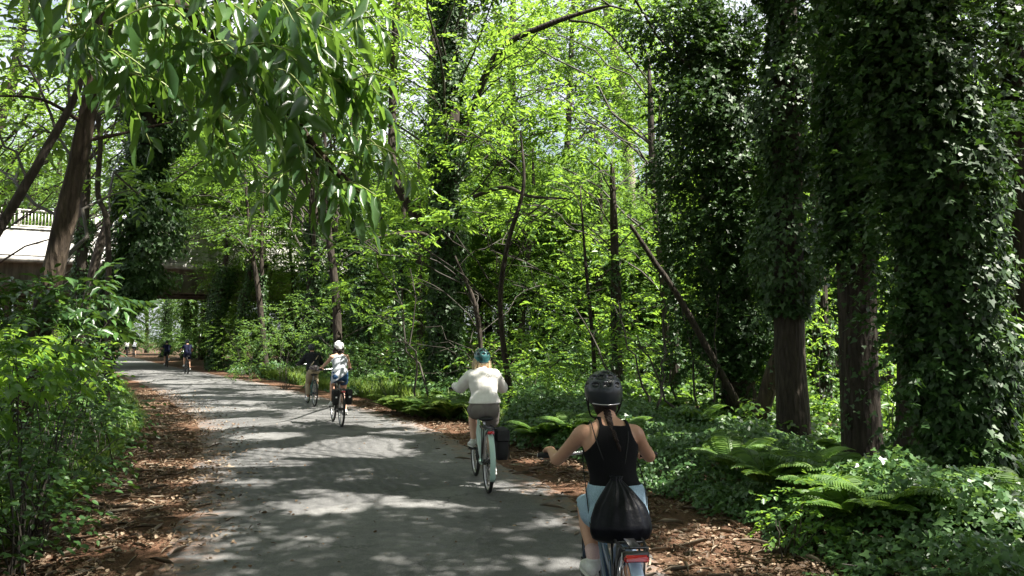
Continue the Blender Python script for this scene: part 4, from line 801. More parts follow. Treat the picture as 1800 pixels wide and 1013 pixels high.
# the far wood reads as one mass
rf = np.random.default_rng(400); n = 34000
Yf = rf.uniform(66, 118, n); ang = rf.uniform(-.85, .80, n); Xf = ang * Yf; Zf = rf.uniform(0, 1, n) ** .8 * 27
q = np.stack([Xf, Yf, Zf], 1); ok = noise3(q, .09, 0) + .5 * noise3(q, .3, 1) > -.15 + .9 * np.clip((Zf - 15) / 14, 0, 1); ok |= (Zf < 9) & (rf.uniform(0, 1, n) < .6); ok &= (np.abs(road_s(Xf, Yf)) > 4.5) | (Yf > 101)
q = q[ok]; d = rf.normal(size=q.shape) + np.array([0, 0, -.3]); nn_ = np.array([0, 0, 1.0]) + rf.normal(size=q.shape) * .6
q2 = np.concatenate([q + rf.normal(size=q.shape) * .5 for _ in range(3)]); d = np.tile(d, (3, 1)) + rf.normal(size=q2.shape) * .5; nn_ = np.tile(nn_, (3, 1)) + rf.normal(size=q2.shape) * .3
V, F = scatter(T_LEAF, q2, d, nn_, rf.uniform(.3, .6, len(q2)), rf.uniform(.15, .28, len(q2)))
tag(obj('far_woods', np_mesh('far_woods', V, [F]), M['far']), "far wood closing the view behind the bridge and trees", "woods", kind="stuff")

# ------------------------------------------------------------------ undergrowth
ru = np.random.default_rng(500)
def cover_h(x, y):
    """height of the creeping ivy on the right bank"""
    s = road_s(x, y); p = np.stack([x, y], 1)
    e0 = HW + .95 + .28 * noise3(p, .9, 1) + .10 * noise3(p, 3, 2); e = np.clip((s - e0) / .55, 0, 1)
    h = (.42 + .22 * noise3(p, .7, 0) + .10 * noise3(p, 2.2, 1)) * np.sqrt(e)
    h = np.where(s > HW + 2.6, h * (1 - .5 * np.clip((s - HW - 2.6) / 2.5, 0, 1)), h); return np.where(e > 0, np.clip(h, .05, 1), 0)
def add_cover(n, yl, yh, smax, L, seed):
    r_ = np.random.default_rng(seed); y = r_.uniform(yl, yh, n); s = HW + .6 + r_.uniform(0, 1, n) ** 1.2 * (smax - .6)
    x = rc(y) + s / np.cos(np.arctan(rs(y))); h = cover_h(x, y); ok = h > 0; x, y, h = x[ok], y[ok], h[ok]
    u = r_.uniform(0, 1, len(x)) ** .35; z = ground_z(x, y) + h * u + r_.normal(size=len(x)) * .02
    gx_ = (cover_h(x + .08, y) - h) / .08; gy_ = (cover_h(x, y + .08) - h) / .08
    nn_ = np.stack([-gx_ * .6, -gy_ * .6 - .25, np.ones_like(x)], 1) + r_.normal(size=(len(x), 3)) * .38
    d = r_.normal(size=(len(x), 3)); d[:, 2] = -.35 - .2 * r_.uniform(0, 1, len(x)); Ls = L * r_.uniform(.5, 1.25, len(x))
    return scatter(T_IVY, np.stack([x, y, z], 1), d, nn_, Ls, Ls * .9)
vs, fs, n0 = [], [], 0
for (n, yl, yh, sm_, L, sd) in [(34000, 2.5, 9, 4.6, .062, 1), (30000, 9, 15, 5.5, .075, 2), (16000, 15, 26, 6, .11, 3), (9000, 26, 45, 6, .16, 4)]:
    V, F = add_cover(n, yl, yh, sm_, L, sd); vs.append(V); fs.append(F + n0); n0 += len(V)
tag(obj('ground_ivy', np_mesh('ground_ivy', np.concatenate(vs), [np.concatenate(fs)]), M['cover']), "creeping ivy carpet covering the right-hand bank", "ground cover", kind="stuff")

def left_cover(n, yl, yh, L, seed):
    r_ = np.random.default_rng(seed); y = r_.uniform(yl, yh, n); s = -(HW + .95 + r_.uniform(0, 1, n) ** 1.1 * 3.4); x = rc(y) + s / np.cos(np.arctan(rs(y))); p = np.stack([x, y], 1)
    e = np.clip((-s - HW - 1.0 - .25 * noise3(p, .9, 2)) / 1.1, 0, 1); h = (.78 + .2 * noise3(p, .8, 0) + .12 * noise3(p, 2.4, 1)) * e ** .7; ok = e > 0; x, y, h, e = x[ok], y[ok], h[ok], e[ok]
    z = ground_z(x, y) + h * r_.uniform(0, 1, len(x)) ** .4; nn_ = np.array([.7, -.35, .8]) + r_.normal(size=(len(x), 3)) * .45; d = r_.normal(size=(len(x), 3)) * .8 + np.array([.3, -.1, -.5]); Ls = L * r_.uniform(.5, 1.3, len(x))
    return scatter(T_LEAF, np.stack([x, y, z], 1), d, nn_, Ls, Ls * .55)
vs, fs, n0 = [], [], 0
for (n, yl, yh, L, sd) in [(26000, 3.2, 9, .085, 11), (20000, 9, 17, .10, 12), (12000, 17, 40, .15, 13)]:
    V, F = left_cover(n, yl, yh, L, sd); vs.append(V); fs.append(F + n0); n0 += len(V)
tag(obj('undergrowth', np_mesh('undergrowth', np.concatenate(vs), [np.concatenate(fs)]), M['canopy']), "mixed leafy undergrowth covering the left-hand bank", "undergrowth", kind="stuff")

r_ = np.random.default_rng(21); n = 46000; y = 9 + 30 * r_.uniform(0, 1, n) ** 1.3; s_ = HW + 4.0 + r_.uniform(0, 1, n) ** 1.2 * 15; x = rc(y) + s_ / np.cos(np.arctan(rs(y))); p = np.stack([x, y], 1)
h = np.clip(.35 + .3 * noise3(p, .6, 0) + .15 * noise3(p, 2, 1), .04, 1.2); z = ground_z(x, y) + h * r_.uniform(0, 1, n) ** .5; d = r_.normal(size=(n, 3)); d[:, 2] = -.3; nn_ = np.array([0, -.3, 1.0]) + r_.normal(size=(n, 3)) * .45; Ls = .07 + .005 * y * r_.uniform(.5, 1.2, n)
V, F = scatter(T_LEAF, np.stack([x, y, z], 1), d, nn_, Ls, Ls * .6); tag(obj('undergrowth', np_mesh('undergrowth', V, [F]), M['canopy']), "low leafy undergrowth on the wood floor behind the right-hand trunks", "undergrowth", kind="stuff")

# grass
def grass(name, label, n, area, hgt, seed, mat_='grass'):
    r_ = np.random.default_rng(seed); y, s = area(r_, n); x = rc(y) + s / np.cos(np.arctan(rs(y)))
    p = np.stack([x, y, ground_z(x, y)], 1); nz_ = noise3(p[:, :2], 1.3, 1); ok = nz_ > -.5; p = p[ok]; k = len(p)
    h = hgt * r_.uniform(.45, 1.2, k) * (1 + .3 * nz_[ok]); a = r_.uniform(0, 6.28, k); o = np.stack([np.cos(a), np.sin(a), np.zeros(k)], 1); sd = np.stack([-np.sin(a), np.cos(a), np.zeros(k)], 1); b_ = r_.uniform(.15, .75, k)
    w = .0045 + .004 * r_.uniform(0, 1, k); w = w * (1 + p[:, 1] / 14); V = []
    for t in (0, .4, .75, 1.0):
        c = p + o * (b_ * h * t ** 2)[:, None] + np.array([0, 0, 1.0]) * (h * t * (1 - .35 * b_ * t))[:, None]; ww = (w * (1 - t) ** .6)[:, None] * sd
        V += [c - ww, c + ww]
    V = np.stack(V, 1).reshape(-1, 3); i = (np.arange(k) * 8)[:, None]
    F = np.concatenate([i + np.array([[0, 1, 3, 2]]), i + np.array([[2, 3, 5, 4]]), i + np.array([[4, 5, 7, 6]])])
    tag(obj(name, np_mesh(name, V, [F]), M[mat_]), label, "grass", kind="stuff")
grass('grass', "long grass and weeds at the foot of the left-hand bushes", 26000, lambda r_, n: ((4 + 26 * r_.uniform(0, 1, n) ** 1.3), -(HW + .95 + np.abs(r_.normal(size=n)) * .75)), .38, 601)
grass('tall_grass', "tall arching grass along the right verge behind the second rider", 22000, lambda r_, n: (r_.uniform(13.5, 34, n), HW + .9 + np.abs(r_.normal(size=n)) * .7), .5, 602)

# litter
def litter(name, label, n, area, L, seed):
    r_ = np.random.default_rng(seed); y, s = area(r_, n); x = rc(y) + s / np.cos(np.arctan(rs(y))); z = ground_z(x, y) + np.where(np.abs(s) < HW, .028, .006) + r_.uniform(0, .02, n)
    p = np.stack([x, y, z], 1); ok = noise3(p[:, :2], 1.8, 2) + r_.normal(size=n) * .5 > -.4; p = p[ok]; k = len(p)
    d = r_.normal(size=(k, 3)); d[:, 2] *= .25; nn_ = np.array([0, 0, 1.0]) + r_.normal(size=(k, 3)) * .4; Ls = L * r_.uniform(.4, 1.3, k)
    V, F = scatter(T_LEAF, p, d, nn_, Ls, Ls * .55); tag(obj(name, np_mesh(name, V, [F]), M['litter']), label, "leaf litter", kind="stuff")
litter('leaf_litter', "dry brown leaves strewn over the left verge", 30000, lambda r_, n: (3.2 + 22 * r_.uniform(0, 1, n) ** 1.5, -(HW + .55 + r_.normal(size=n) * .6)), .052, 611)
litter('fallen_leaves', "dry brown leaves strewn along the right verge", 16000, lambda r_, n: (3.5 + 18 * r_.uniform(0, 1, n) ** 1.3, HW + .65 + r_.normal(size=n) * .38), .048, 612)
def fallen_twigs(name, label, n, area, seed):
    r_ = np.random.default_rng(seed); y, s = area(r_, n); x = rc(y) + s / np.cos(np.arctan(rs(y))); p = np.stack([x, y, ground_z(x, y) + .03], 1); d = r_.normal(size=(n, 3)); d[:, 2] *= .08; nn_ = np.array([0, 0, 1.0]) + r_.normal(size=(n, 3)) * .6
    V, F = scatter(T_LEAF, p, d, nn_, r_.uniform(.06, .32, n), r_.uniform(.006, .014, n)); tag(obj(name, np_mesh(name, V, [F]), M['deadtwig']), label, "fallen twigs", kind="stuff")
fallen_twigs('twig_litter', "broken dead twigs lying in the leaf litter of both verges", 1500, lambda r_, n: (3.4 + 16 * r_.uniform(0, 1, n) ** 1.4, np.where(r_.uniform(size=n) < .6, -1, 1) * (HW + .5 + r_.normal(size=n) * .5)), 615)
litter('lane_litter', "scattered crumbs of dead leaf lying on the lane", 900, lambda r_, n: (3.5 + 16 * r_.uniform(0, 1, n), r_.uniform(-HW, HW, n)), .03, 613)

# ferns
def fern(x, y, z0, nf, L, seed, label, group=None, dirs=None, mat_='fern'):
    r_ = np.random.default_rng(seed); P, D, N, LL_ = [], [], [], []; mb = MB()
    for i in range(nf):
        a = dirs[i % len(dirs)] + r_.normal() * .12 if dirs else i * 6.28 / nf + r_.normal() * .3; o = np.array([math.cos(a), math.sin(a), 0]); l_ = L * r_.uniform(.75, 1.15); up = r_.uniform(.55, .95)
        t = np.linspace(0, 1, 9); c = np.array([0, 0, 0.]) + o * (l_ * .74 * t ** 1.25)[:, None] + np.array([0, 0, 1.]) * (l_ * up * (1.05 * t - .62 * t ** 2.4))[:, None]
        mb.tube(c, np.linspace(.006, .0015, 9) * (1 + L), 4, False); m_ = 26; tt = np.linspace(.16, .99, m_)
        cc = np.stack([np.interp(tt, t, c[:, k]) for k in range(3)], 1); dd = unit(np.gradient(cc, axis=0)); sd = unit(np.cross(dd, (0, 0, 1.0))); w = l_ * .22 * np.sin(np.clip(tt * 1.05, 0, 1) * math.pi * .86 + .32)
        for sg in (-1, 1):
            P.append(cc); D.append(sd * sg + dd * .35 + np.array([0, 0, -.18])); N.append(np.cross(sd, dd) + r_.normal(size=cc.shape) * .12); LL_.append(np.maximum(w, .01))
    P, D, N, LL_ = np.concatenate(P), np.concatenate(D), np.concatenate(N), np.concatenate(LL_)
    V, F = scatter(T_LEAF, P, D, N, LL_, LL_ * .30 + .004 * L); mb.add(V, [F]); gzv = float(ground_z(x, y)) + (.10 if x > 0 else 0) if z0 is None else z0
    return tag(obj('fern', mb.mesh('fern'), M[mat_], None, (x, y, gzv)), label, 'fern', group)
def fern_px(px, py, Y, nf, L, seed, label, group=None, dirs=None, mat_='fern'):
    p = at(px, py, Y); g = float(ground_z(p[0], p[1])); return fern(p[0], p[1], None, nf, L, seed, label, group, dirs, mat_)
fern_px(1535, 880, 7.0, 7, 1.30, 701, "tall fern whose pale fronds cross the straight dark trunk", None, [0.1, -.25, 3.3, .35, 2.9, -1.0, 3.9])
fern_px(1600, 900, 6.6, 6, 1.05, 702, "sunlit fern between the straight trunk and the nearest ivy trunk", None, [0, -.3, 3.2, .3, -1.4])
fern_px(765, 720, 16.6, 12, 1.0, 703, "largest bright fern in the sunny verge clump, at its lane side")
fern_px(720, 715, 17.6, 11, .9, 704, "pale fern nearest the lane edge in the sunny patch")
for i_, (px_, Y_) in enumerate([(700, 17.8), (725, 17.0), (748, 16.4), (770, 16.9), (790, 16.2), (760, 17.6), (735, 18.0)]):
    fern_px(px_, 715, Y_, 14, .95, 741 + i_ * 7, "pale green fern in the sunny clump left of the cream sweatshirt rider", "ferns in the sunny clump", None, 'grass')
fern_px(800, 700, 17.2, 8, 1.3, 705, "upright fern with broad fronds just behind the pale sweatshirt rider's left arm")
fern_px(45, 975, 4.7, 11, .60, 706, "small pale fern at the bottom left corner")
fern_px(950, 735, 12.0, 12, .85, 707, "fern lying over the ivy between the second and nearest riders")
fern_px(1760, 960, 6.0, 10, .8, 708, "dull green fern in the lower right corner of the bank")
for i_, (px_, Y_, L_) in enumerate([(1560, 5.8, .75), (1650, 5.9, .8), (1740, 6.3, .9), (1795, 5.6, .7), (1500, 5.9, .6), (1450, 6.6, .7), (1350, 7.2, .8), (1290, 8.3, .8)]):
    p_ = at(px_, 950, Y_); fern(p_[0], p_[1], float(ground_z(p_[0], p_[1])) + .22, 12, L_, 801 + i_, "green fern rising out of the creeping ivy in the lower right corner", "ferns in the lower right corner")
rfn = np.random.default_rng(710); k = 0
for i in range(34):
    y = rfn.uniform(6.5, 26); s = rfn.uniform(HW + 1.3, HW + 4.2); g = rp(y, s)
    fern(g[0], g[1], float(ground_z(g[0], g[1])) + .22, 10, rfn.uniform(.6, .95), 720 + i, "green fern growing through the ivy of the right-hand bank", "ferns on the right-hand bank")
for i in range(18):
    y = rfn.uniform(6.0, 22); s = -rfn.uniform(HW + 1.6, HW + 3.2); g = rp(y, s)
    fern(g[0], g[1], None, 10, rfn.uniform(.55, .9), 760 + i, "green fern at the foot of the left-hand bushes", "ferns at the foot of the left bushes")

# bushes: bigger-leaved shrubs
def bush(name, label, base, clumps, dens, tl, L, asp, mat_, seed, group=None, flat=.7, m=7, droop=.3, filt=False, T=T_LEAF):
    r_ = np.random.default_rng(seed); b0 = np.array([base[0], base[1], float(ground_z(base[0], base[1]))]); root = empty(name, b0); tag(root, label, 'bush', group)
    cl = np.array([(*c[:3], c[3], c[3], c[3] * flat) for c in clumps]); mb = MB()
    for c in cl:
        for _ in range(2): limb(mb, b0 + np.array([r_.normal() * .06, r_.normal() * .06, -.05]), c[:3] + unit(r_.normal(size=3)) * c[3:6] * .8, .009, .003, r_, 5, 6, .1)
    mb.build('stems', M['twig'], root, off=b0); a, o = clump_twigs(r_, cl, dens); a[:, 2] = np.maximum(a[:, 2], b0[2] + .03)
    if filt: k_ = sun_filter(a, r_, small=False); a, o = a[k_], o[k_]
    p, d, n_, Ls, Ws = twigs(r_, a, o, m, tl, L, asp, droop); p[:, 2] = np.maximum(p[:, 2], b0[2] + .02)
    V, F = scatter(T, p, d, n_, Ls, Ws); obj('foliage', np_mesh('foliage', V - b0, [F], T is T_BIG), M[mat_], root); return root
def pc(*l): return [(*at(a, b_, Y), r_) for (a, b_, Y, r_) in l]
bush('laurel_bush', "big-leaved bush at the left end with sunlit yellow-green top leaves", at(30, 900, 5.6)[:2], pc((20, 650, 5.8, .32), (85, 640, 6.0, .30), (130, 640, 6.6, .25), (50, 605, 6.0, .25), (-60, 650, 5.5, .5)), 60, .22, .12, .44, 'bright', 801, T=T_BIG)
bush('laurel_bush', "dark long-leaved bush under the brown-barked trunk", at(120, 720, 8.6)[:2], pc((60, 540, 8.6, .45), (140, 520, 8.8, .38), (120, 570, 8.4, .45), (0, 560, 8, .55), (185, 530, 9.4, .28), (160, 500, 9, .22)), 40, .32, .19, .33, 'dark', 802, T=T_BIG)
bush('hazel_bush', "light green bush overhanging the left verge near the far lane", at(190, 720, 10)[:2], pc((130, 650, 10, .5), (110, 615, 10, .5), (140, 690, 9.6, .4), (90, 650, 9, .5), (165, 665, 11, .33)), 46, .24, .10, .5, 'bright', 803)
bush('bramble_bush', "dark tangled bramble covering the left bank below the laurels", at(60, 860, 6.2)[:2], pc((0, 760, 5.7, .45), (70, 740, 6.4, .45), (110, 720, 7, .4), (30, 830, 5.8, .4), (100, 800, 6.6, .45), (150, 760, 7.4, .5), (20, 900, 5.2, .35), (170, 740, 8.2, .5), (-40, 850, 5.4, .5), (80, 700, 7.2, .5), (130, 840, 6.4, .32), (20, 930, 5.3, .28), (60, 900, 5.8, .28), (0, 970, 4.9, .28), (90, 870, 6.2, .25)), 56, .3, .075, .6, 'dark', 804)
bush('hazel_bush', "tall pale hazel bush left of the lane before the bridge", (-14.3, 22), [(-14.3, 22, 1.3, .8), (-14.8, 23, 1.9, .8), (-13.9, 21, .7, .7), (-15.6, 24, 1.3, .9)], 26, .35, .13, .5, 'bright', 805)
bush('hawthorn_bush', "bush with white-edged small leaves behind the black-topped rider", at(500, 640, 26)[:2], pc((500, 600, 26, .9), (520, 560, 27, 1.0), (470, 590, 28, 1.0), (560, 610, 26, .7), (610, 620, 25, .8), (560, 540, 27, 1.0)), 24, .35, .11, .5, 'far', 806)
bush('hawthorn_bush', "low lit bush on the lane bend past the black-topped rider", at(440, 650, 32)[:2], pc((440, 645, 32, 1.0), (410, 640, 34, 1.0), (400, 590, 35, 1.2), (450, 600, 34, 1.1)), 20, .35, .12, .5, 'canopy', 807)
bush('holly_bush', "dark bush behind the verge grass left of the teal helmet", at(690, 660, 20)[:2], pc((690, 640, 20, .8), (650, 630, 22, .9), (740, 630, 20, .7), (620, 640, 23, .7)), 30, .3, .10, .5, 'dark', 808)
bush('bramble_bush', "lit bramble mound between the teal helmet and the black helmet", at(960, 720, 13.4)[:2], pc((940, 690, 13.6, .5), (1000, 690, 13.6, .5), (890, 700, 14, .45), (1040, 700, 13.4, .4), (960, 640, 14.5, .6)), 46, .26, .075, .6, 'bright', 809)
bush('elder_bush', "loose light green bush in the gap right of the straight dark trunk", at(1570, 720, 12)[:2], pc((1570, 600, 12, .4), (1590, 660, 12.2, .5), (1560, 720, 12, .5), (1600, 560, 12.4, .4)), 28, .34, .15, .42, 'bright', 810)
bush('elder_bush', "light green bush showing between the bare trunk and the straight dark trunk", at(1445, 720, 14)[:2], pc((1445, 600, 14, .6), (1450, 680, 14, .6), (1440, 540, 14.5, .6), (1460, 740, 13.5, .5)), 28, .34, .14, .42, 'bright', 811)
bush('elder_bush', "leafy bush at the far right end behind the nearest ivy trunk", at(1760, 760, 9)[:2], pc((1770, 700, 9, .5), (1740, 640, 9.6, .5), (1790, 800, 8.4, .5), (1760, 560, 10, .6), (1700, 740, 10, .5), (1640, 700, 12, .6)), 30, .34, .12, .45, 'canopy', 812)
bush('bramble_bush', "pale sunlit bramble clump at the end of the ivy bank", at(1400, 960, 5.9)[:2], pc((1400, 900, 6.0, .22), (1450, 880, 6.3, .26), (1360, 930, 5.9, .14), (1480, 930, 6.0, .26)), 120, .16, .055, .7, 'bright', 813)
bush('bramble_bush', "leafy mound of ivy and bramble in the lower right corner", at(1600, 1000, 5.2)[:2], pc((1560, 985, 5.4, .22), (1640, 985, 5.3, .24), (1720, 1000, 5.1, .24), (1500, 1000, 5.3, .18), (1790, 970, 5.6, .26)), 130, .16, .048, .7, 'cover', 814, T=T_IVY)
rq = np.random.default_rng(850)
for i in range(26):
    y = rq.uniform(9.5, 46); s = rq.uniform(HW + 4.2, HW + 11) if i % 3 else -rq.uniform(HW + 4.5, HW + 9); g = rp(y, s)
    if not bridge_clear(g[0], g[1]) and y < 60: continue
    R_ = rq.uniform(.5, .95); z = float(ground_z(g[0], g[1]))
    bush('undergrowth_bush', "leafy understorey bush deep among the trees right of the lane" if s > 0 else "leafy understorey bush among the trees left of the lane", g, [(g[0] + rq.normal() * .6, g[1] + rq.normal() * .6, z + rq.uniform(.4, 1.7), R_ * rq.uniform(.7, 1.1)) for _ in range(6)], 18, .34, .13, .48, ['canopy', 'bright', 'cover'][i % 3], 860 + i, "understorey bushes right of the lane" if s > 0 else "understorey bushes left of the lane")


# ------------------------------------------------------------------ riders
def bake(o, mods):
    for t, kw in mods:
        m_ = o.modifiers.new(t, t)
        for k_, v_ in kw.items(): setattr(m_, k_, v_)
    dg = bpy.context.evaluated_depsgraph_get(); me = bpy.data.meshes.new_from_object(o.evaluated_get(dg)); return me
def fuse(mb, voxel, smooth=4, name='body'):
    """one continuous surface out of overlapping closed shapes"""
    t = obj('tmp', mb.mesh('tmp')); me = bake(t, [('REMESH', dict(mode='VOXEL', voxel_size=voxel, use_smooth_shade=True)), ('SMOOTH', dict(factor=.5, iterations=smooth))])
    bpy.data.objects.remove(t); me.name = name; me.polygons.foreach_set("use_smooth", np.ones(len(me.polygons), bool)); return me
def mesh_np(me):
    v = np.empty(len(me.vertices) * 3, np.float32); me.vertices.foreach_get("co", v); v = v.reshape(-1, 3)
    n = np.empty(len(me.vertices) * 3, np.float32); me.vertices.foreach_get("normal", n)
    f = [list(p.vertices) for p in me.polygons]; return v, n.reshape(-1, 3), f
def garment(name, mb, voxel, keep, mat_, parent, off=0.0, fold=.004, fs=14, thick=.003, smooth=3):
    """cloth: a fused shape cut open where keep(v) is false, with soft folds"""
    me = mb if isinstance(mb, bpy.types.Mesh) else fuse(mb, voxel, smooth, name); v, n, f = mesh_np(me)
    k = keep(v); q = np.array([x for x in f if len(x) == 4 and all(k[i] for i in x)], int)
    if len(q) == 0: return None
    ids = np.unique(q); mp_ = np.full(len(v), -1); mp_[ids] = np.arange(len(ids))
    w = v + n * (off + fold * (noise3(v * np.array([1, 1, .45]), fs, 1) + .5 * noise3(v * np.array([.6, 1, 1.2]), fs * 1.7, 2)))[:, None]
    Q = mp_[q]; ed = np.sort(np.concatenate([Q[:, [0, 1]], Q[:, [1, 2]], Q[:, [2, 3]], Q[:, [3, 0]]]), 1); ue, ct = np.unique(ed, axis=0, return_counts=True); be = ue[ct == 1]; W2 = w[ids].copy()
    for _ in range(10):
        acc = np.zeros_like(W2); cn_ = np.zeros(len(W2)); np.add.at(acc, be[:, 0], W2[be[:, 1]]); np.add.at(acc, be[:, 1], W2[be[:, 0]]); np.add.at(cn_, be[:, 0], 1); np.add.at(cn_, be[:, 1], 1)
        b2 = cn_ >= 2; W2[b2] = .4 * W2[b2] + .6 * acc[b2] / cn_[b2][:, None]
    o = obj(name, np_mesh(name, W2, [Q], True), mat_, parent); sm = o.modifiers.new('s', 'SOLIDIFY'); sm.thickness = thick; sm.offset = 1
    return o
def ik(a, b, l1, l2, pole):
    a, b = np.asarray(a, float), np.asarray(b, float); d = b - a; L = min(np.linalg.norm(d), (l1 + l2) * .998); u = unit(d); x = (l1 * l1 - l2 * l2 + L * L) / (2 * L); h = math.sqrt(max(l1 * l1 - x * x, 0))
    p = np.asarray(pole, float); p = unit(p - u * p.dot(u)); return a + u * x + p * h
def hand(mb, side, wrist, grip, s=1.0):
    """palm on a bar that runs along X, four fingers curling over it and a thumb closing under it"""
    g = np.asarray(grip, float); w = np.asarray(wrist, float); top = g + np.array([0, -.006, .030]) * s
    mb.tube(spline([w, w * .5 + top * .5 + np.array([0, 0, .008]), top, top + np.array([0, .018, -.006]) * s], 4), spline(np.array([(.026, .020), (.036, .017), (.040, .014), (.036, .010)]) * s, 4), 12, True, side=(1, 0, 0))
    for i, (fx, r_, k_) in enumerate([(-.030, .0085, 1.0), (-.010, .009, 1.06), (.010, .0088, 1.02), (.029, .0075, .88)]):
        a = np.linspace(R(62), R(-95) * k_, 8); R0 = .026 * s; fx = -fx * side
        p = np.stack([np.full(8, g[0] + fx * s), g[1] + np.cos(a) * R0 * 1.05, g[2] + np.sin(a) * R0], 1); p = np.concatenate([[top + np.array([fx, .004, 0]) * s], p])
        mb.tube(p, np.linspace(r_ * s, r_ * .82 * s, 9), 8)
    p = spline([top + np.array([-side * .034, -.012, -.004]) * s, g + np.array([-side * .048, -.024, .006]) * s, g + np.array([-side * .046, -.010, -.022]) * s, g + np.array([-side * .034, .014, -.026]) * s], 3)
    mb.tube(p, np.linspace(.012, .008, len(p)) * s, 8)

SKIN = plain('skin', (.52, .29, .19), .5, nscale=30, namt=.06, spec=.4); SKIN2 = plain('light_skin', (.58, .34, .24), .5, nscale=30, namt=.06, spec=.4)
def cloth_mat(n, c, r_=.9, a=.12, b_=.0015, sc=220): return plain(n, c, r_, nscale=sc, namt=a, bump=b_, bscale=sc, spec=.2)
CM = dict(tank=cloth_mat('black_rib_knit', (.004, .004, .005)), denim=cloth_mat('light_denim', (.30, .42, .52), a=.25), white=cloth_mat('cream_fleece', (.78, .76, .72)), taupe=cloth_mat('taupe_cotton', (.17, .155, .14)),
          grey=cloth_mat('heather_grey_cotton', (.40, .42, .46), a=.25), denimd=cloth_mat('blue_denim', (.03, .075, .16), a=.3), black=cloth_mat('black_cotton', (.014, .016, .018)), beige=cloth_mat('beige_cotton', (.38, .31, .22)), navy=cloth_mat('navy_jersey', (.007, .009, .026)),
          shoe=plain('white_canvas', (.62, .62, .60), .7, nscale=60, namt=.1), sole=plain('shoe_sole', (.5, .49, .46), .8), sock=cloth_mat('pale_pink_sock', (.6, .42, .40)), hair_d=plain('dark_hair', (.016, .009, .006), .6, nscale=90, namt=.5, bump=.003, spec=.2), hair_b=plain('blond_hair', (.46, .36, .22), .5, nscale=90, namt=.35, bump=.003),
          nylon=plain('black_nylon', (.003, .0035, .006), .42, spec=.16, nscale=12, namt=.3, bump=.012, bscale=9), cord=plain('black_cord', (.01, .01, .01), .8), bag=plain('black_pannier_cloth', (.010, .010, .011), .75, nscale=60, namt=.3), eye=plain('eye', (.05, .03, .02), .2), lip=plain('lip', (.45, .16, .13), .5))
BM = dict(tyre=plain('tyre_rubber', (.014, .014, .014), .8, nscale=60, namt=.2), steel=plain('brushed_alloy', (.55, .55, .56), .32, 1.0), black=plain('black_paint', (.012, .012, .013), .35, coat=.4), navy=plain('navy_paint', (.012, .045, .10), .3, coat=.6), mint=plain('mint_paint', (.42, .60, .53), .35, coat=.5), red=plain('red_reflector', (.55, .008, .012), .18, coat=.6),
          saddle=plain('saddle_vinyl', (.012, .012, .013), .5), grip=plain('rubber_grip', (.02, .02, .02), .85), ice=plain('pale_blue_paint', (.36, .46, .62), .3, coat=.5), white=plain('white_paint', (.75, .75, .74), .35, coat=.4), teal=plain('teal_paint', (.02, .10, .10), .35, coat=.5), glow=plain('clear_plastic', (.7, .7, .68), .2))

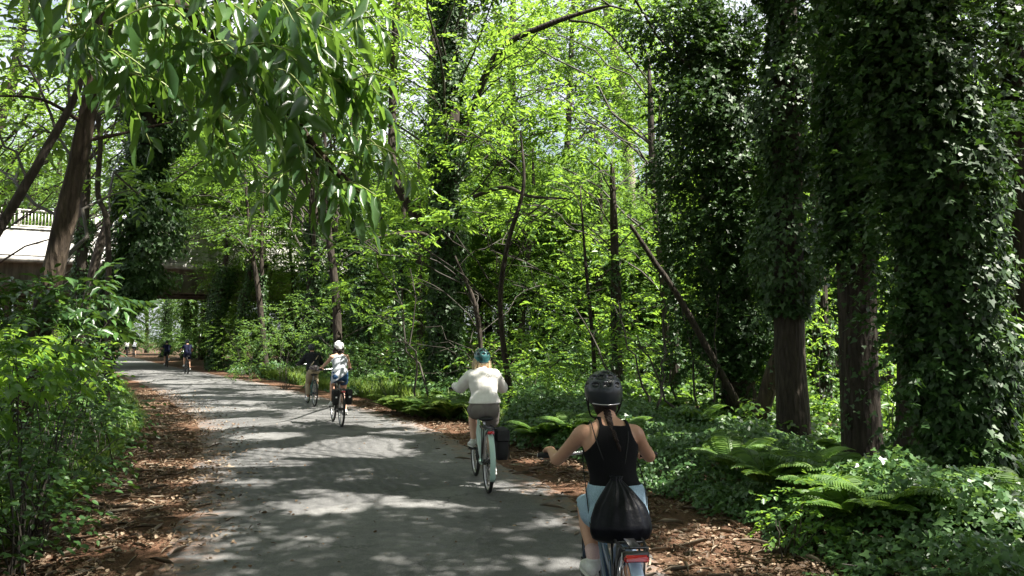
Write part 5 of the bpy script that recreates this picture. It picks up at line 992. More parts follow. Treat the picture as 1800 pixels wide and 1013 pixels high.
def head_parts(root, hc, tilt, v, hair, helmet, P):
    """hair and helmet; hc = head centre"""
    c = np.asarray(hc, float)
    if hair == 'braid':
        mb = MB(); mb.ball(c + (0, -.012, .012), (.084, .100, .108), 24, 16)
        mb.ball(c + (0, -.060, -.062), (.064, .046, .062), 18, 12)
        pts = spline([c + (0, -.092, -.070)] + [np.array([P['_mid'](c[2] + dz) + dx, P['_back'](c[2] + dz) - off, c[2] + dz]) for dx, dz, off in ((.0, -.115, .014), (.004, -.155, .016), (.012, -.195, .017), (.022, -.235, .017))], 6)
        for k_ in range(3):
            ph = k_ * 2.094; t = np.linspace(0, 1, len(pts)); rr = .0115 * (1 - .5 * t); w_ = 24
            q = pts + np.stack([np.cos(w_ * t + ph) * rr * 1.1, np.sin(w_ * t * 2 + ph) * rr * .5, 0 * t], 1); mb.tube(q, np.linspace(.0115, .007, len(q)), 8)
        e = pts[-1]; mb.tube(spline([e, e + (.010, -.003, -.03), e + (.020, 0, -.06)], 4), [.007, .008, .010, .011, .011, .010, .008, .006, .003], 8)
        mb.build('hair', CM['hair_d'], root)
    elif hair == 'bob':
        mb = MB(); mb.ball(c + (0, -.008, .008), (.088, .104, .110), 24, 16); r_ = np.random.default_rng(3)
        for a in np.linspace(R(-160), R(-20), 15).tolist() + [R(-172), R(-8), R(-184), R(4)]:
            o = np.array([math.cos(a) * .086, math.sin(a) * .090, 0]); j = r_.normal(size=3) * .008
            mb.tube(spline([c + o * .9 + (0, 0, .0), c + o * 1.08 + (0, 0, -.06) + j, c + o * (1.18 if abs(math.cos(a)) > .6 else .95) + (0, 0, -.115) + j, c + o * .9 + (0, 0, -.145) + j * 2], 4), np.linspace(.026, .010, 13), 8)
        mb.build('hair', CM['hair_b'], root)
    elif hair == 'long':
        mb = MB(); mb.ball(c + (0, -.008, .008), (.086, .102, .108), 24, 16); r_ = np.random.default_rng(4)
        for a in np.linspace(R(-165), R(-15), 16):
            o = np.array([math.cos(a) * .086, math.sin(a) * .088, 0]); j = r_.normal(size=3) * .010
            mb.tube(spline([c + o * .9, c + o * 1.1 + (0, 0, -.08) + j, c + o * 1.12 + (0, -.03, -.15) + j, c + o * 1.0 + (0, -.06, -.215) + j], 4), np.linspace(.028, .012, 13), 8)
        mb.build('hair', CM['hair_d'], root)
    elif hair:
        mb = MB(); mb.ball(c + (0, -.012, .010), (.082, .098, .106), 20, 14); mb.build('hair', CM['hair_b' if hair == 'blond' else 'hair_d'], root)
    if helmet:
        hm, vm, sx = helmet; nU, nV = 72, 34; th = np.linspace(0, 2 * math.pi, nU, endpoint=False)[None]; la = np.linspace(R(-24), R(90), nV)[:, None]
        rx, ry, rz_ = .107 * sx, .136 * sx, .118 * sx
        X = np.cos(la) * np.cos(th); Y = np.cos(la) * np.sin(th); Z = np.sin(la) + 0 * th
        k_ = np.where(Z < 0, 1 + .10 * Z, 1.0); low = np.clip(-Z / .4, 0, 1)
        back = np.clip(-Y, 0, 1)
        zz = Z * rz_ - np.where(Z < 0, 1, 0) * back * .035 * low
        vent = np.zeros_like(X)
        for (az, el, wa, we) in [(-112, 46, 13, 8), (-68, 46, 13, 8), (-90, 22, 12, 7), (-128, 20, 11, 6), (-52, 20, 11, 6), (-90, 64, 14, 7), (60, 40, 12, 9), (90, 45, 10, 10), (120, 40, 12, 9), (-150, 44, 11, 7), (-30, 44, 11, 7), (180, 42, 11, 8), (0, 42, 11, 8), (-170, 18, 11, 5), (-10, 18, 11, 5)]:
            da = (np.degrees(th) - az + 180) % 360 - 180; d2 = ((da * np.cos(R(el))) / wa) ** 2 + ((np.degrees(la) - el) / we) ** 2; vent = np.maximum(vent, np.clip((1.25 - d2) / .5, 0, 1))
        ridge = .0028 * np.cos(th * 6) * np.clip(Z, 0, 1); sc_ = 1 - .13 * vent + ridge / .11
        V = np.stack([X * rx * k_ * sc_, Y * ry * k_ * sc_, zz * (1 - .06 * vent)], -1).reshape(-1, 3) + c + np.array([0, -.006, .022])
        i, j = np.meshgrid(np.arange(nV - 1), np.arange(nU), indexing='ij'); q = np.stack([i * nU + j, i * nU + (j + 1) % nU, (i + 1) * nU + (j + 1) % nU, (i + 1) * nU + j], -1).reshape(-1, 4)
        vq = vent.ravel()[q].mean(1) > .5
        h = obj('helmet', np_mesh('helmet', V, [q[~vq]], True), hm, root); s_ = h.modifiers.new('s', 'SOLIDIFY'); s_.thickness = .016; s_.offset = -1
        obj('helmet_vent', np_mesh('helmet_vent', V, [q[vq]], True), vm, h)
        # strap and rear cradle
        mb = MB()
        for sd in (-1, 1):
            mb.tube(spline([c + (sd * .092, -.06, -.01), c + (sd * .086, -.015, -.075), c + (sd * .06, .03, -.125), c + (0, .05, -.140)], 4), .005, 5, flat=.4)
            mb.tube(spline([c + (sd * .092, .06, .0), c + (sd * .088, .02, -.05), c + (sd * .086, -.012, -.078)], 4), .005, 5, flat=.4)
        mb.build('helmet_strap', CM['cord'], h)
        mb = MB(); a = np.linspace(R(-140), R(-40), 14); mb.tube(np.stack([c[0] + np.cos(a) * .098 * sx, c[1] - .008 + np.sin(a) * .124 * sx, c[2] - .030 - .014 * np.sin(-a)], 1), .006, 6, flat=.5)
        mb.build('helmet_band', P.get('band', CM['cord']), h)
        if P.get('badge'):
            mb = MB(); mb.ball(c + (-.098 * sx, -.035, .028), (.006, .010, .012), 10, 6); mb.build('helmet_badge', BM['white'], h)
            mb = MB()
            for k_ in range(3): mb.box(c + np.array([-.012 + k_ * .012, -.134, .080]), (.009, .004, .006))
            mb.build('helmet_logo', BM['steel'], h)

def person(P):
    """P: hip/saddle height, clothes...; local frame: faces +Y, origin on the ground under the pedals"""
    root = empty('person', P['loc'], P['rz']); tag(root, P['label'], 'person', P.get('group'))
    vx = P.get('voxel', .009); zs = P['seat']; K = P.get('K', 1.0); m = P.get('mass', 1.0)
    hz = zs + .085 * K; hy = P.get('sy', -.21); lean = P.get('lean', .16)
    def sp(h): return np.array([P.get('dx', 0) * h, hy + lean * (h / .45) ** 1.1 if h > 0 else hy, hz + h * K])
    T_ = [(-.085, .085, .085), (-.04, .140, .112), (.03, .156, .115), (.10, .150, .104), (.18, .122, .088), (.26, .133, .094), (.34, .152, .100), (.40, .160, .092), (.44, .140, .076), (.47, .095, .062), (.49, .060, .056), (.515, .051, .053), (.56, .050, .053)]
    pts = np.array([np.append(sp(h), [a * m * K, b_ * m * K]) for h, a, b_ in T_]); pts[-3:, 3:5] /= m
    S_ = spline(pts, 4); mb = MB()
    def torso(mb, da=0.0, h0=-9, h1=9):
        s_ = S_[(S_[:, 2] >= hz + h0 * K) & (S_[:, 2] <= hz + h1 * K)]; mb.tube(s_[:, :3], s_[:, 3:5] + da, 24, True, side=(1, 0, 0))
    torso(mb)
    sho = sp(.415); shw = P.get('shw', .155) * K; hipw = P.get('hipw', .078) * K
    neck = sp(.56); hc = sp(.60) + np.array([0, .035, P.get('hup', .018)]) * K
    # arms
    arms = {}
    for sd in (-1, 1):
        A = sho + np.array([sd * shw, 0, -.012]); G = np.asarray(P['grip'][0 if sd < 0 else 1], float); W_ = G + np.array([sd * -.006, -.058, .040]) * K
        E = ik(A, W_, .285 * K, .255 * K, np.array(P.get('pole', (.55, -.15, -1.0))) * np.array([sd, 1, 1])); arms[sd] = (A, E, W_, G)
        def arm(mb, d=0.0, t1=1.0, A=A, E=E, W_=W_):
            p = [np.append(A + (-sd * .03, 0, .010), (.050, )), np.append(A, (.053,)), np.append(A * .7 + E * .3, (.044,)), np.append(A * .35 + E * .65, (.038,)), np.append(E, (.036,)), np.append(E * .75 + W_ * .25, (.037,)), np.append(E * .45 + W_ * .55, (.031,)), np.append(W_, (.023,))]
            p = spline(np.array(p), 4); p = p[:max(3, int(len(p) * t1))]; mb.tube(p[:, :3], p[:, 3] * K * (.55 + .45 * m) + d, 14, True)
        arms[sd] += (arm,); arm(mb)
        hand(mb, sd, W_, G, K)
    # legs
    legs = {}
    for sd in (-1, 1):
        H = np.array([sd * hipw, hy + .01, hz - .01]); ft = np.asarray(P['pedal'][0 if sd < 0 else 1], float); An = ft + np.array([-sd * .01, -.085, .095]) * K
        Kn = ik(H, An, .42 * K, .405 * K, (sd * .02, 1, .25)); legs[sd] = (H, Kn, An, ft)
        def leg(mb, d=0.0, t0=0.0, t1=1.0, H=H, Kn=Kn, An=An):
            p = [np.append(H, .080), np.append(H * .75 + Kn * .25, .080), np.append(H * .45 + Kn * .55, .071), np.append(H * .15 + Kn * .85, .056), np.append(Kn, .053), np.append(Kn * .82 + An * .18 + (0, -.012, 0), .053), np.append(Kn * .6 + An * .4 + (0, -.018, 0), .054), np.append(Kn * .25 + An * .75 + (0, -.004, 0), .038), np.append(An, .032), np.append(An + (0, .01, -.03), .034)]
            p = spline(np.array(p), 4); n_ = len(p); p = p[int(n_ * t0):max(3, int(n_ * t1))]; mb.tube(p[:, :3], p[:, 3] * K * (.5 + .5 * m) + d, 16, True)
        legs[sd] += (leg,); leg(mb)
        mb.ball(np.array([sd * .075 * K, hy - .045, hz - .015]), np.array([.080, .080, .084]) * K * m, 16, 10)
    # head with a face
    mb.ball(hc + (0, -.008, .012), (.077 * K, .094 * K, .106 * K), 24, 16); mb.ball(hc + np.array([0, .022, -.055]) * K, np.array([.058, .062, .062]) * K, 18, 12)
    mb.tube([hc + np.array([0, .086, .015]) * K, hc + np.array([0, .108, -.018]) * K, hc + np.array([0, .092, -.030]) * K], np.array([.009, .014, .010]) * K, 10)
    for sd in (-1, 1): mb.ball(hc + np.array([sd * .080, -.008, -.012]) * K, np.array([.010, .020, .032]) * K, 10, 8)
    mb.tube([hc + np.array([-.022, .080, -.058]) * K, hc + np.array([0, .087, -.057]) * K, hc + np.array([.022, .080, -.058]) * K], .007 * K, 8)
    body = fuse(mb, vx, 5); b_ = obj('body', body, P.get('skin', SKIN), root)
    for sd in (-1, 1):
        e = MB(); e.ball(hc + np.array([sd * .030, .083, .012]) * K, .010 * K, 10, 8); e.build('eye', CM['eye'], root)
        H, Kn, An, ft, _ = legs[sd]
        # shoe
        s_ = MB(); heel = ft + np.array([0, -.125, .036]) * K; toe = ft + np.array([0, .115, .026]) * K
        s_.tube(spline(np.array([np.append(heel + (0, -.012, .01), (.016, .020)), np.append(heel + (0, .012, .012), (.034, .036)), np.append(ft + np.array([0, -.06, .052]) * K, (.037, .044)), np.append(ft + np.array([0, .01, .036]) * K, (.043, .034)), np.append(ft + np.array([0, .07, .027]) * K, (.046, .026)), np.append(toe, (.030, .018)), np.append(toe + (0, .014, -.004), (.012, .010))]), 4)[:, :3],
                spline(np.array([(.016, .020), (.034, .036), (.037, .044), (.043, .034), (.046, .026), (.030, .018), (.012, .010)]) * K, 4), 16, True, side=(1, 0, 0))
        s_.tube([An + (0, -.004, .012), An + (0, .0, -.02), An + (0, .012, -.05)], np.array([.038, .042, .042]) * K, 14)
        sh = obj('shoe', fuse(s_, max(.006, vx * .8), 2, 'shoe'), P.get('shoe', CM['shoe']), root)
        s2 = MB(); y0 = ft[1] - .135 * K; L_ = .27 * K; t = np.linspace(0, 1, 10); s2.tube(np.stack([np.full(10, ft[0]), y0 + L_ * t, np.full(10, ft[2] + .010 * K)], 1), np.stack([(.030 + .020 * np.sin(t * math.pi * .9)) * K * np.where((t == 0) | (t == 1), .5, 1), np.full(10, .010 * K)], 1), 12, True, side=(1, 0, 0)); s2.build('sole', CM['sole'], sh)
        if P.get('sock'):
            k_ = MB(); k_.tube([An + (Kn - An) * .20, An + (Kn - An) * .1, An, An + (0, .004, -.02)], np.array([.0405, .0385, .037, .040]) * K, 14); k_.build('sock', P['sock'], root)
    # clothes
    st = P['style']
    if st in ('tank', 'sleeveless'):
        hem = P.get('hem', .08)
        if st == 'tank':
            def keep(v):
                h = (v[:, 2] - hz) / K; ax = np.abs(v[:, 0]) / K; back = v[:, 1] < sp(.4)[1] + .0
                arm_lim = np.interp(h, [.0, .30, .34, .38, .42, .47], [.30, .172, .140, .108, .094, .086]); neckl = np.where(ax < .062, np.where(back, .455, .37), 9)
                return (h > hem) & (ax < arm_lim) & (h < np.minimum(neckl, .50))
            garment('tank_top', body, vx, keep, P['top'], root, .007, .0015, 10)
            # straps of the top edges are one with it
        else:
            g_ = MB(); torso(g_, .016, -.05, .452); g_.tube([(0, hy - .005, hz - .19), (0, hy - .003, hz - .08), (0, hy, hz + .05)], np.array([(.172, .140), (.176, .140), (.166, .128)]), 24, True, side=(1, 0, 0))
            def keep(v):
                h = (v[:, 2] - hz) / K; x = v[:, 0]; ax = np.abs(x) / K; sl = P.get('slant', (0, 0)); return (h > hem + sl[0] + sl[1] * x) & (h < .452 - 0 * ax) & (ax < np.interp(h, [0, .3, .36, .45], [.4, .3, .148, .11]))
            garment('top', g_, vx, keep, P['top'], root, .004, .006, 9)
    elif st in ('sweater', 'tee'):
        g_ = MB(); d = .026 if st == 'sweater' else .014; torso(g_, d, -.02, .475)
        for sd in (-1, 1): arms[sd][4](g_, d * (.85 if st == 'sweater' else 1.0), .97 if st == 'sweater' else .42)
        hem = P.get('hem', .09); tips = [arms[sd][2] if st == 'sweater' else arms[sd][0] * .42 + arms[sd][1] * .58 for sd in (-1, 1)]; dirs_ = [unit(arms[sd][2] - arms[sd][1]) if st == 'sweater' else unit(arms[sd][1] - arms[sd][0]) for sd in (-1, 1)]
        def keep(v):
            h = (v[:, 2] - hz) / K; k_ = h > hem - 9 * (np.abs(v[:, 0]) > .215 * K)
            k_ &= ~((np.hypot(v[:, 0], v[:, 1] - sp(.48)[1]) < .060 * K) & (h > .46))
            for t_, d_ in zip(tips, dirs_): k_ &= ~((np.linalg.norm(v - t_, axis=1) < .12) & ((v - t_) @ d_ > -.002))
            return k_
        s_ = garment('sweatshirt' if st == 'sweater' else 'shirt', g_, vx, keep, P['top'], root, .004, .008 if st == 'sweater' else .005, 8)
        if st == 'sweater':
            mb = MB(); r_ = S_[np.argmin(np.abs(S_[:, 2] - (hz + (hem + .012) * K)))]; a = np.linspace(0, 2 * math.pi, 40, endpoint=False)
            mb.tube(np.stack([r_[0] + np.cos(a) * (r_[3] + .018), r_[1] + np.sin(a) * (r_[4] + .018), np.full(40, hz + (hem + .008) * K)], 1), .012, 8, closed=True, cap=False, flat=1.7, side=(0, 0, 1)); mb.build('waistband', P['top'], s_)
            # embroidered peaks on the back
        if st == 'sweater' and P['top'] is CM['white']:
            mb = MB(); sp_ = sp(.36); yb = sp_[1] - .148 * K; tl_ = lean / .45
            for a_, b2 in [((-.008, .0), (.022, .038)), ((.022, .038), (.050, .004)), ((.050, .004), (.072, .022)), ((.018, .0), (.036, .016)), ((.036, .016), (.056, -.008))]:
                mb.tube([np.array([sp_[0] + a_[0] + .01, yb + (a_[1] + .03) * tl_ * .6, sp_[2] + a_[1] + .03]), np.array([sp_[0] + b2[0] + .01, yb + (b2[1] + .03) * tl_ * .6, sp_[2] + b2[1] + .03])], .0022, 5)
            mb.build('embroidery', CM['taupe'], s_)
    # lower clothes
    g_ = MB(); dl = P.get('dleg', .016); torso(g_, .012, -.085, .20)
    for sd in (-1, 1):
        legs[sd][4](g_, dl, 0, P.get('tleg', .50)); g_.ball(np.array([sd * .075 * K, hy - .045, hz - .015]), np.array([.080, .080, .084]) * K * m + .010, 16, 10)
    tl = P.get('cut', .36); full = P.get('trousers')
    def keep(v):
        h = (v[:, 2] - hz) / K; k_ = h < P.get('waist', .11)
        for sd in (-1, 1):
            H, Kn, An, ft, _ = legs[sd]; u = unit(Kn - H) if not full else unit(An - Kn); o_ = H if not full else Kn; L_ = np.linalg.norm(Kn - H) if not full else np.linalg.norm(An - Kn)
            s_ = (v - o_) @ u; k_ &= ~((s_ > L_ * tl) & (v[:, 0] * sd > -.02) & (h < -.03) if not full else (s_ > L_ * tl) & (np.linalg.norm(v - (o_ + u * L_), axis=1) < .2))
        return k_
    garment('trousers' if full else 'shorts', g_, vx, keep, P['bottom'], root, .003, .004, 10)
    P['_back'] = lambda z: float(np.interp(z, S_[:, 2], S_[:, 1] - S_[:, 4])); P['_mid'] = lambda z: float(np.interp(z, S_[:, 2], S_[:, 0]))
    head_parts(root, hc, 0, vx, P.get('hair'), P.get('helmet'), P)
    return dict(root=root, sp=sp, hc=hc, arms=arms, legs=legs, hz=hz, K=K)

def bicycle(P):
    root = empty('bicycle', P['loc'], P['rz']); tag(root, P['label'], 'bicycle', P.get('group')); Rw = .345; ra, fa = np.array([0, -.47, Rw]), np.array([0, .61, Rw]); bb = np.array([0, 0, .29]); zs = P['seat']; sy = P.get('sy', -.21)
    fm, far = P['frame'], P.get('far')
    for nm, ax in (('wheel', ra), ('wheel', fa)):
        mb = MB(); a = np.linspace(0, 2 * math.pi, 48, endpoint=False); c = np.stack([0 * a, np.cos(a), np.sin(a)], 1)
        w = obj(nm, MB().tube(ax + c * (Rw - .045), .011, 6, closed=True, cap=False, side=(1, 0, 0)).mesh('rim', True), BM['steel'] if not far else BM['black'], root)
        MB().tube(ax + c * (Rw - .021), .0215, 10, closed=True, cap=False, side=(1, 0, 0)).build('tyre', BM['tyre'], w)
        if not far:
            mb = MB(); r_ = np.random.default_rng(1)
            for k_ in range(32):
                t = k_ * 2 * math.pi / 32; sx = .028 if k_ % 2 else -.028; t2 = t + (.5 if (k_ // 2) % 2 else -.5)
                mb.tube([ax + (sx, math.cos(t2) * .025, math.sin(t2) * .025), ax + (0, math.cos(t) * (Rw - .05), math.sin(t) * (Rw - .05))], .0013, 4, False)
            mb.build('spokes', BM['steel'], w)
        mb = MB(); mb.tube([ax + (-.055, 0, 0), ax + (.055, 0, 0)], .018 if ax is fa else .032, 14); mb.tube([ax + (-.075, 0, 0), ax + (.075, 0, 0)], .008, 8); mb.build('hub', BM['black'], w)
    bar = P['bar']; hd0, hd1 = np.array([0, .40, .66]), np.array([0, .36, .86]); st_top = np.array([0, sy + .02, zs - .09])
    mb = MB(); mb.tube([hd0 + (0, .006, -.03), hd1 + (0, -.004, .02)], .024, 12)
    if P.get('step'):
        mb.tube(spline([hd0 + (0, -.005, .02), (0, .26, .50), (0, .10, .36), bb], 5), .030, 12, flat=1.25); mb.tube(spline([hd0 + (0, -.02, .12), (0, .2, .56), (0, -.02, .46), (0, -.07, .42)], 4), .018, 10)
    else:
        mb.tube([hd0 + (0, 0, .02), bb], .027, 12, flat=1.2); mb.tube([hd1, (0, sy + .06, zs - .22)], .020, 10)
    mb.tube([bb, (0, sy + .05, zs - .19)], .018, 12)
    mb.ball(bb, (.045, .055, .055), 14, 10)
    for sd in (-1, 1):
        mb.tube(spline([bb + (sd * .03, -.02, 0), bb + (sd * .055, -.14, .01), ra + (sd * .065, 0, 0)], 4), .010, 8); mb.tube(spline([(sd * .015, sy + .04, zs - .24), (sd * .055, -.30, .58), ra + (sd * .065, 0, 0)], 4), .008, 8)
    mb.build('frame', fm, root)
    mb = MB(); mb.tube([(0, sy + .05, zs - .21), (0, sy + .015, zs - .04)], .0135, 10); mb.build('seat_post', BM['steel'] if not P.get('postm') else P['postm'], root)
    mb = MB()
    sec = spline(np.array([(sy - .125, .070, .022, 0), (sy - .10, .088, .028, 0), (sy - .03, .078, .027, -.004), (sy + .04, .042, .022, -.006), (sy + .12, .020, .017, -.002), (sy + .145, .010, .010, -.004)]), 4)
    mb.tube(np.stack([0 * sec[:, 0], sec[:, 0], zs - .03 + sec[:, 3]], 1), sec[:, 1:3], 18, True, side=(1, 0, 0)); mb.build('saddle', BM['saddle'], root)
    mb = MB()
    for sd in (-1, 1): mb.tube(spline([hd0 + (sd * .03, .005, -.03), hd0 + (sd * .055, .03, -.08), fa * .5 + np.array(hd0) * .5 + (sd * .058, .02, -.05), fa + (sd * .058, 0, 0)], 4), np.linspace(.016, .010, 13), 8)
    mb.tube([hd0 + (-.05, .01, -.04), hd0 + (.05, .01, -.04)], .018, 8); mb.build('fork', fm, root)
    G = P['grip']; gc = (np.asarray(G[0]) + np.asarray(G[1])) / 2
    mb = MB(); mb.tube(spline([hd1, hd1 + (0, -.012, max(.03, (gc[2] - hd1[2]) * .7)), (0, gc[1] + .07, gc[2] - .01), (0, gc[1] + .06, gc[2] + .01)], 4), .014, 10)
    mb.tube(spline([np.asarray(G[0]) + (-.07, 0, 0), np.asarray(G[0]) + (.07, 0, 0), (-.12, gc[1] + .045, gc[2] + .005), (-.05, gc[1] + .06, gc[2] + .01), (.05, gc[1] + .06, gc[2] + .01), (.12, gc[1] + .045, gc[2] + .005), np.asarray(G[1]) + (-.07, 0, 0), np.asarray(G[1]) + (.07, 0, 0)], 5), .011, 10); mb.build('handlebar', BM['steel'] if not P.get('barm') else P['barm'], root)
    for g in G:
        g = np.asarray(g, float); mb = MB(); mb.tube([g + (-.068, 0, 0), g + (.068, 0, 0)], .0165, 12); mb.build('grip', BM['grip'], root)
        sd = -1 if g[0] < 0 else 1
        if not far: mb = MB(); mb.tube(spline([g + (-sd * .085, .01, -.008), g + (-sd * .07, .045, -.018), g + (-sd * .01, .055, -.028), g + (sd * .05, .05, -.032)], 4), .005, 6); mb.tube([g + (-sd * .10, 0, 0), g + (-sd * .075, 0, 0)], .019, 10); mb.build('brake_lever', BM['black'], root)
    # cranks
    pd = P['pedal']
    for k_, sd in ((0, -1), (1, 1)):
        f = np.asarray(pd[k_], float); e = np.array([sd * .075, f[1], f[2] - .012]); mb = MB(); mb.tube([bb + (sd * .06, 0, 0), e], .011, 8, flat=1.3); c = mb.build('crank', BM['black'], root)
        mb = MB(); mb.box((f[0], f[1] - .005, f[2] - .014), (.085, .085, .018), None, .004); mb.tube([e, (f[0], f[1], f[2] - .012)], .006, 6); mb.build('pedal', BM['black'], c)
    mb = MB(); mb.tube([bb + (.055, 0, 0), bb + (.062, 0, 0)], .088, 28); a = np.linspace(0, 1, 2)
    for z_ in (.085, -.085): mb.tube([bb + (.058, 0, z_), ra + (.050, 0, z_ * .45)], .005, 5)
    mb.build('chainset', BM['black'], root)
    if P.get('guards'):
        gm = P['guards']; mb = MB()
        for ax, a0_, a1_ in ((ra, 20, 205), (fa, 35, 165)):
            a = np.radians(np.linspace(a0_, a1_, 30)); mb.tube(np.stack([0 * a, ax[1] + np.cos(a) * (Rw + .022), ax[2] + np.sin(a) * (Rw + .022)], 1), .031, 12, True, side=(1, 0, 0), flat=.32)
        mb.build('mudguards', gm, root)
        mb = MB()
        for sd in (-1, 1): mb.tube([ra + (sd * .04, 0, 0), ra + (sd * .034, -.33, .10)], .003, 5); mb.tube([ra + (sd * .06, 0, 0), ra + (sd * .05, -.12, Rw + .02)], .004, 5)
        mb.build('stay', BM['steel'], root)
    if P.get('rack'):
        rz_ = P['rack']; mb = MB()
        for sd in (-1, 1):
            mb.tube(spline([(sd * .045, sy + .02, rz_ - .04), (sd * .065, sy - .05, rz_), (sd * .068, -.50, rz_), (sd * .055, -.655, rz_ - .005)], 5), .0075, 8)
            mb.tube([ra + (sd * .075, 0, 0), (sd * .068, -.42, rz_)], .006, 8); mb.tube([ra + (sd * .075, 0, 0), (sd * .066, -.56, rz_)], .006, 8)
        for y_ in (-.34, -.44, -.54, -.64): mb.tube([(-.066, y_, rz_), (.066, y_, rz_)], .006, 6)
        mb.box((0, -.50, rz_ + .005), (.055, .30, .008), None, .002); mb.build('rack', P.get('rackm', BM['black']), root)
        mb = MB(); mb.box((0, -.675, rz_ - .040), (.115 if P.get('bigref') else .075, .024, .034), None, .008); mb.build('reflector', BM['red'], root)
        mb = MB(); mb.box((0, -.664, rz_ - .03), (.125 if P.get('bigref') else .085, .02, .046), None, .006); mb.build('lamp_bracket', BM['black'], root)
    return root

def to_world(loc, rz, p):
    c, s_ = math.cos(rz), math.sin(rz); p = np.asarray(p, float); return np.array([loc[0] + p[0] * c - p[1] * s_, loc[1] + p[0] * s_ + p[1] * c, loc[2] + p[2]])
HG = lambda c, vm=None, sx=1.0: (c, vm or BM['black'], sx)
helm_black = plain('matt_black_helmet', (.012, .018, .024), .42, coat=.15); helm_teal = plain('teal_helmet', (.03, .13, .14), .35, nscale=14, namt=.9, coat=.5); helm_white = plain('white_helmet', (.80, .80, .80), .35, coat=.3)
RZ = .026
# nearest rider
g1 = ((-.300, .40, 1.02), (.300, .40, 1.02)); pd1 = ((-.125, -.05, .455), (.125, .05, .125)); L1_ = (.545, 4.2, RZ); a1 = R(3)
b1 = bicycle(dict(loc=L1_, rz=a1, label="navy bicycle with black rack and red rear reflector under the nearest rider", seat=.735, bar=1.0, grip=g1, pedal=pd1, frame=BM['navy'], guards=BM['ice'], rack=.745, bigref=True, step=True))
p1 = person(dict(loc=L1_, rz=a1, label="cyclist in black tank top and light denim shorts with dark braid and black helmet", seat=.735, grip=g1, pedal=pd1, style='tank', top=CM['tank'], bottom=CM['denim'], hair='braid', helmet=HG(helm_black), band=BM['steel'], badge=True, skin=SKIN, sock=CM['sock'], voxel=.0075, K=.965, lean=.13, hem=.125, waist=.15, cut=.42, dleg=.014, tleg=.5, mass=1.0, shw=.152, dx=-.05))
# second rider
g2 = ((-.30, .40, 1.12), (.30, .40, 1.12)); pd2 = ((-.125, .03, .455), (.125, -.01, .135)); L2_ = (-.355, 8.94, RZ); a2 = R(10.4)
b2 = bicycle(dict(loc=L2_, rz=a2, label="mint green bicycle with mudguards carrying one black side bag", seat=.84, bar=1.1, grip=g2, pedal=pd2, frame=BM['mint'], guards=BM['mint'], rack=.735, step=True))
p2 = person(dict(loc=L2_, rz=a2, label="cyclist in cream sweatshirt and taupe shorts with teal helmet over blond hair", seat=.84, grip=g2, pedal=pd2, style='sweater', top=CM['white'], bottom=CM['taupe'], hair='bob', helmet=HG(helm_teal, None, .93), skin=SKIN2, voxel=.009, K=.93, lean=.15, hem=.07, waist=.12, cut=.50, dleg=.024, tleg=.58, mass=1.08))
# third and fourth riders
g3 = ((-.30, .42, 1.10), (.30, .42, 1.10)); pd3 = ((-.125, .13, .37), (.125, -.13, .21)); L3_ = (-3.57, 15.3, RZ); a3 = R(22)
b3 = bicycle(dict(loc=L3_, rz=a3, label="black bicycle with a black side bag on both sides of its rack", seat=.90, bar=1.1, grip=g3, pedal=pd3, frame=BM['black'], rack=.74))
p3 = person(dict(loc=L3_, rz=a3, label="cyclist in slanted-hem grey sleeveless top, blue shorts and white helmet", seat=.90, grip=g3, pedal=pd3, style='sleeveless', top=CM['grey'], bottom=CM['denimd'], hair='long', helmet=HG(helm_white, None, .93), skin=SKIN2, voxel=.012, K=.96, lean=.14, hem=-.03, slant=(.0, .75), waist=.12, cut=.38, dleg=.014))
g4 = ((-.30, .42, 1.06), (.30, .42, 1.06)); pd4 = ((-.125, .0, .125), (.125, .0, .455)); L4_ = (-5.31, 19.75, RZ); a4 = R(25)
b4 = bicycle(dict(loc=L4_, rz=a4, label="dark teal bicycle ridden just ahead of the black twin-bag bicycle", seat=.84, bar=1.05, grip=g4, pedal=pd4, frame=BM['teal'], guards=None, rack=None))
p4 = person(dict(loc=L4_, rz=a4, label="cyclist in black t-shirt and beige trousers beside the white-helmeted one", seat=.84, grip=g4, pedal=pd4, style='sweater', top=CM['black'], bottom=CM['beige'], hair='dark', helmet=HG(helm_black, None, .93), skin=SKIN, voxel=.013, K=.93, lean=.2, hem=-.02, waist=.10, trousers=True, cut=.85, tleg=.95, dleg=.018, mass=1.1))
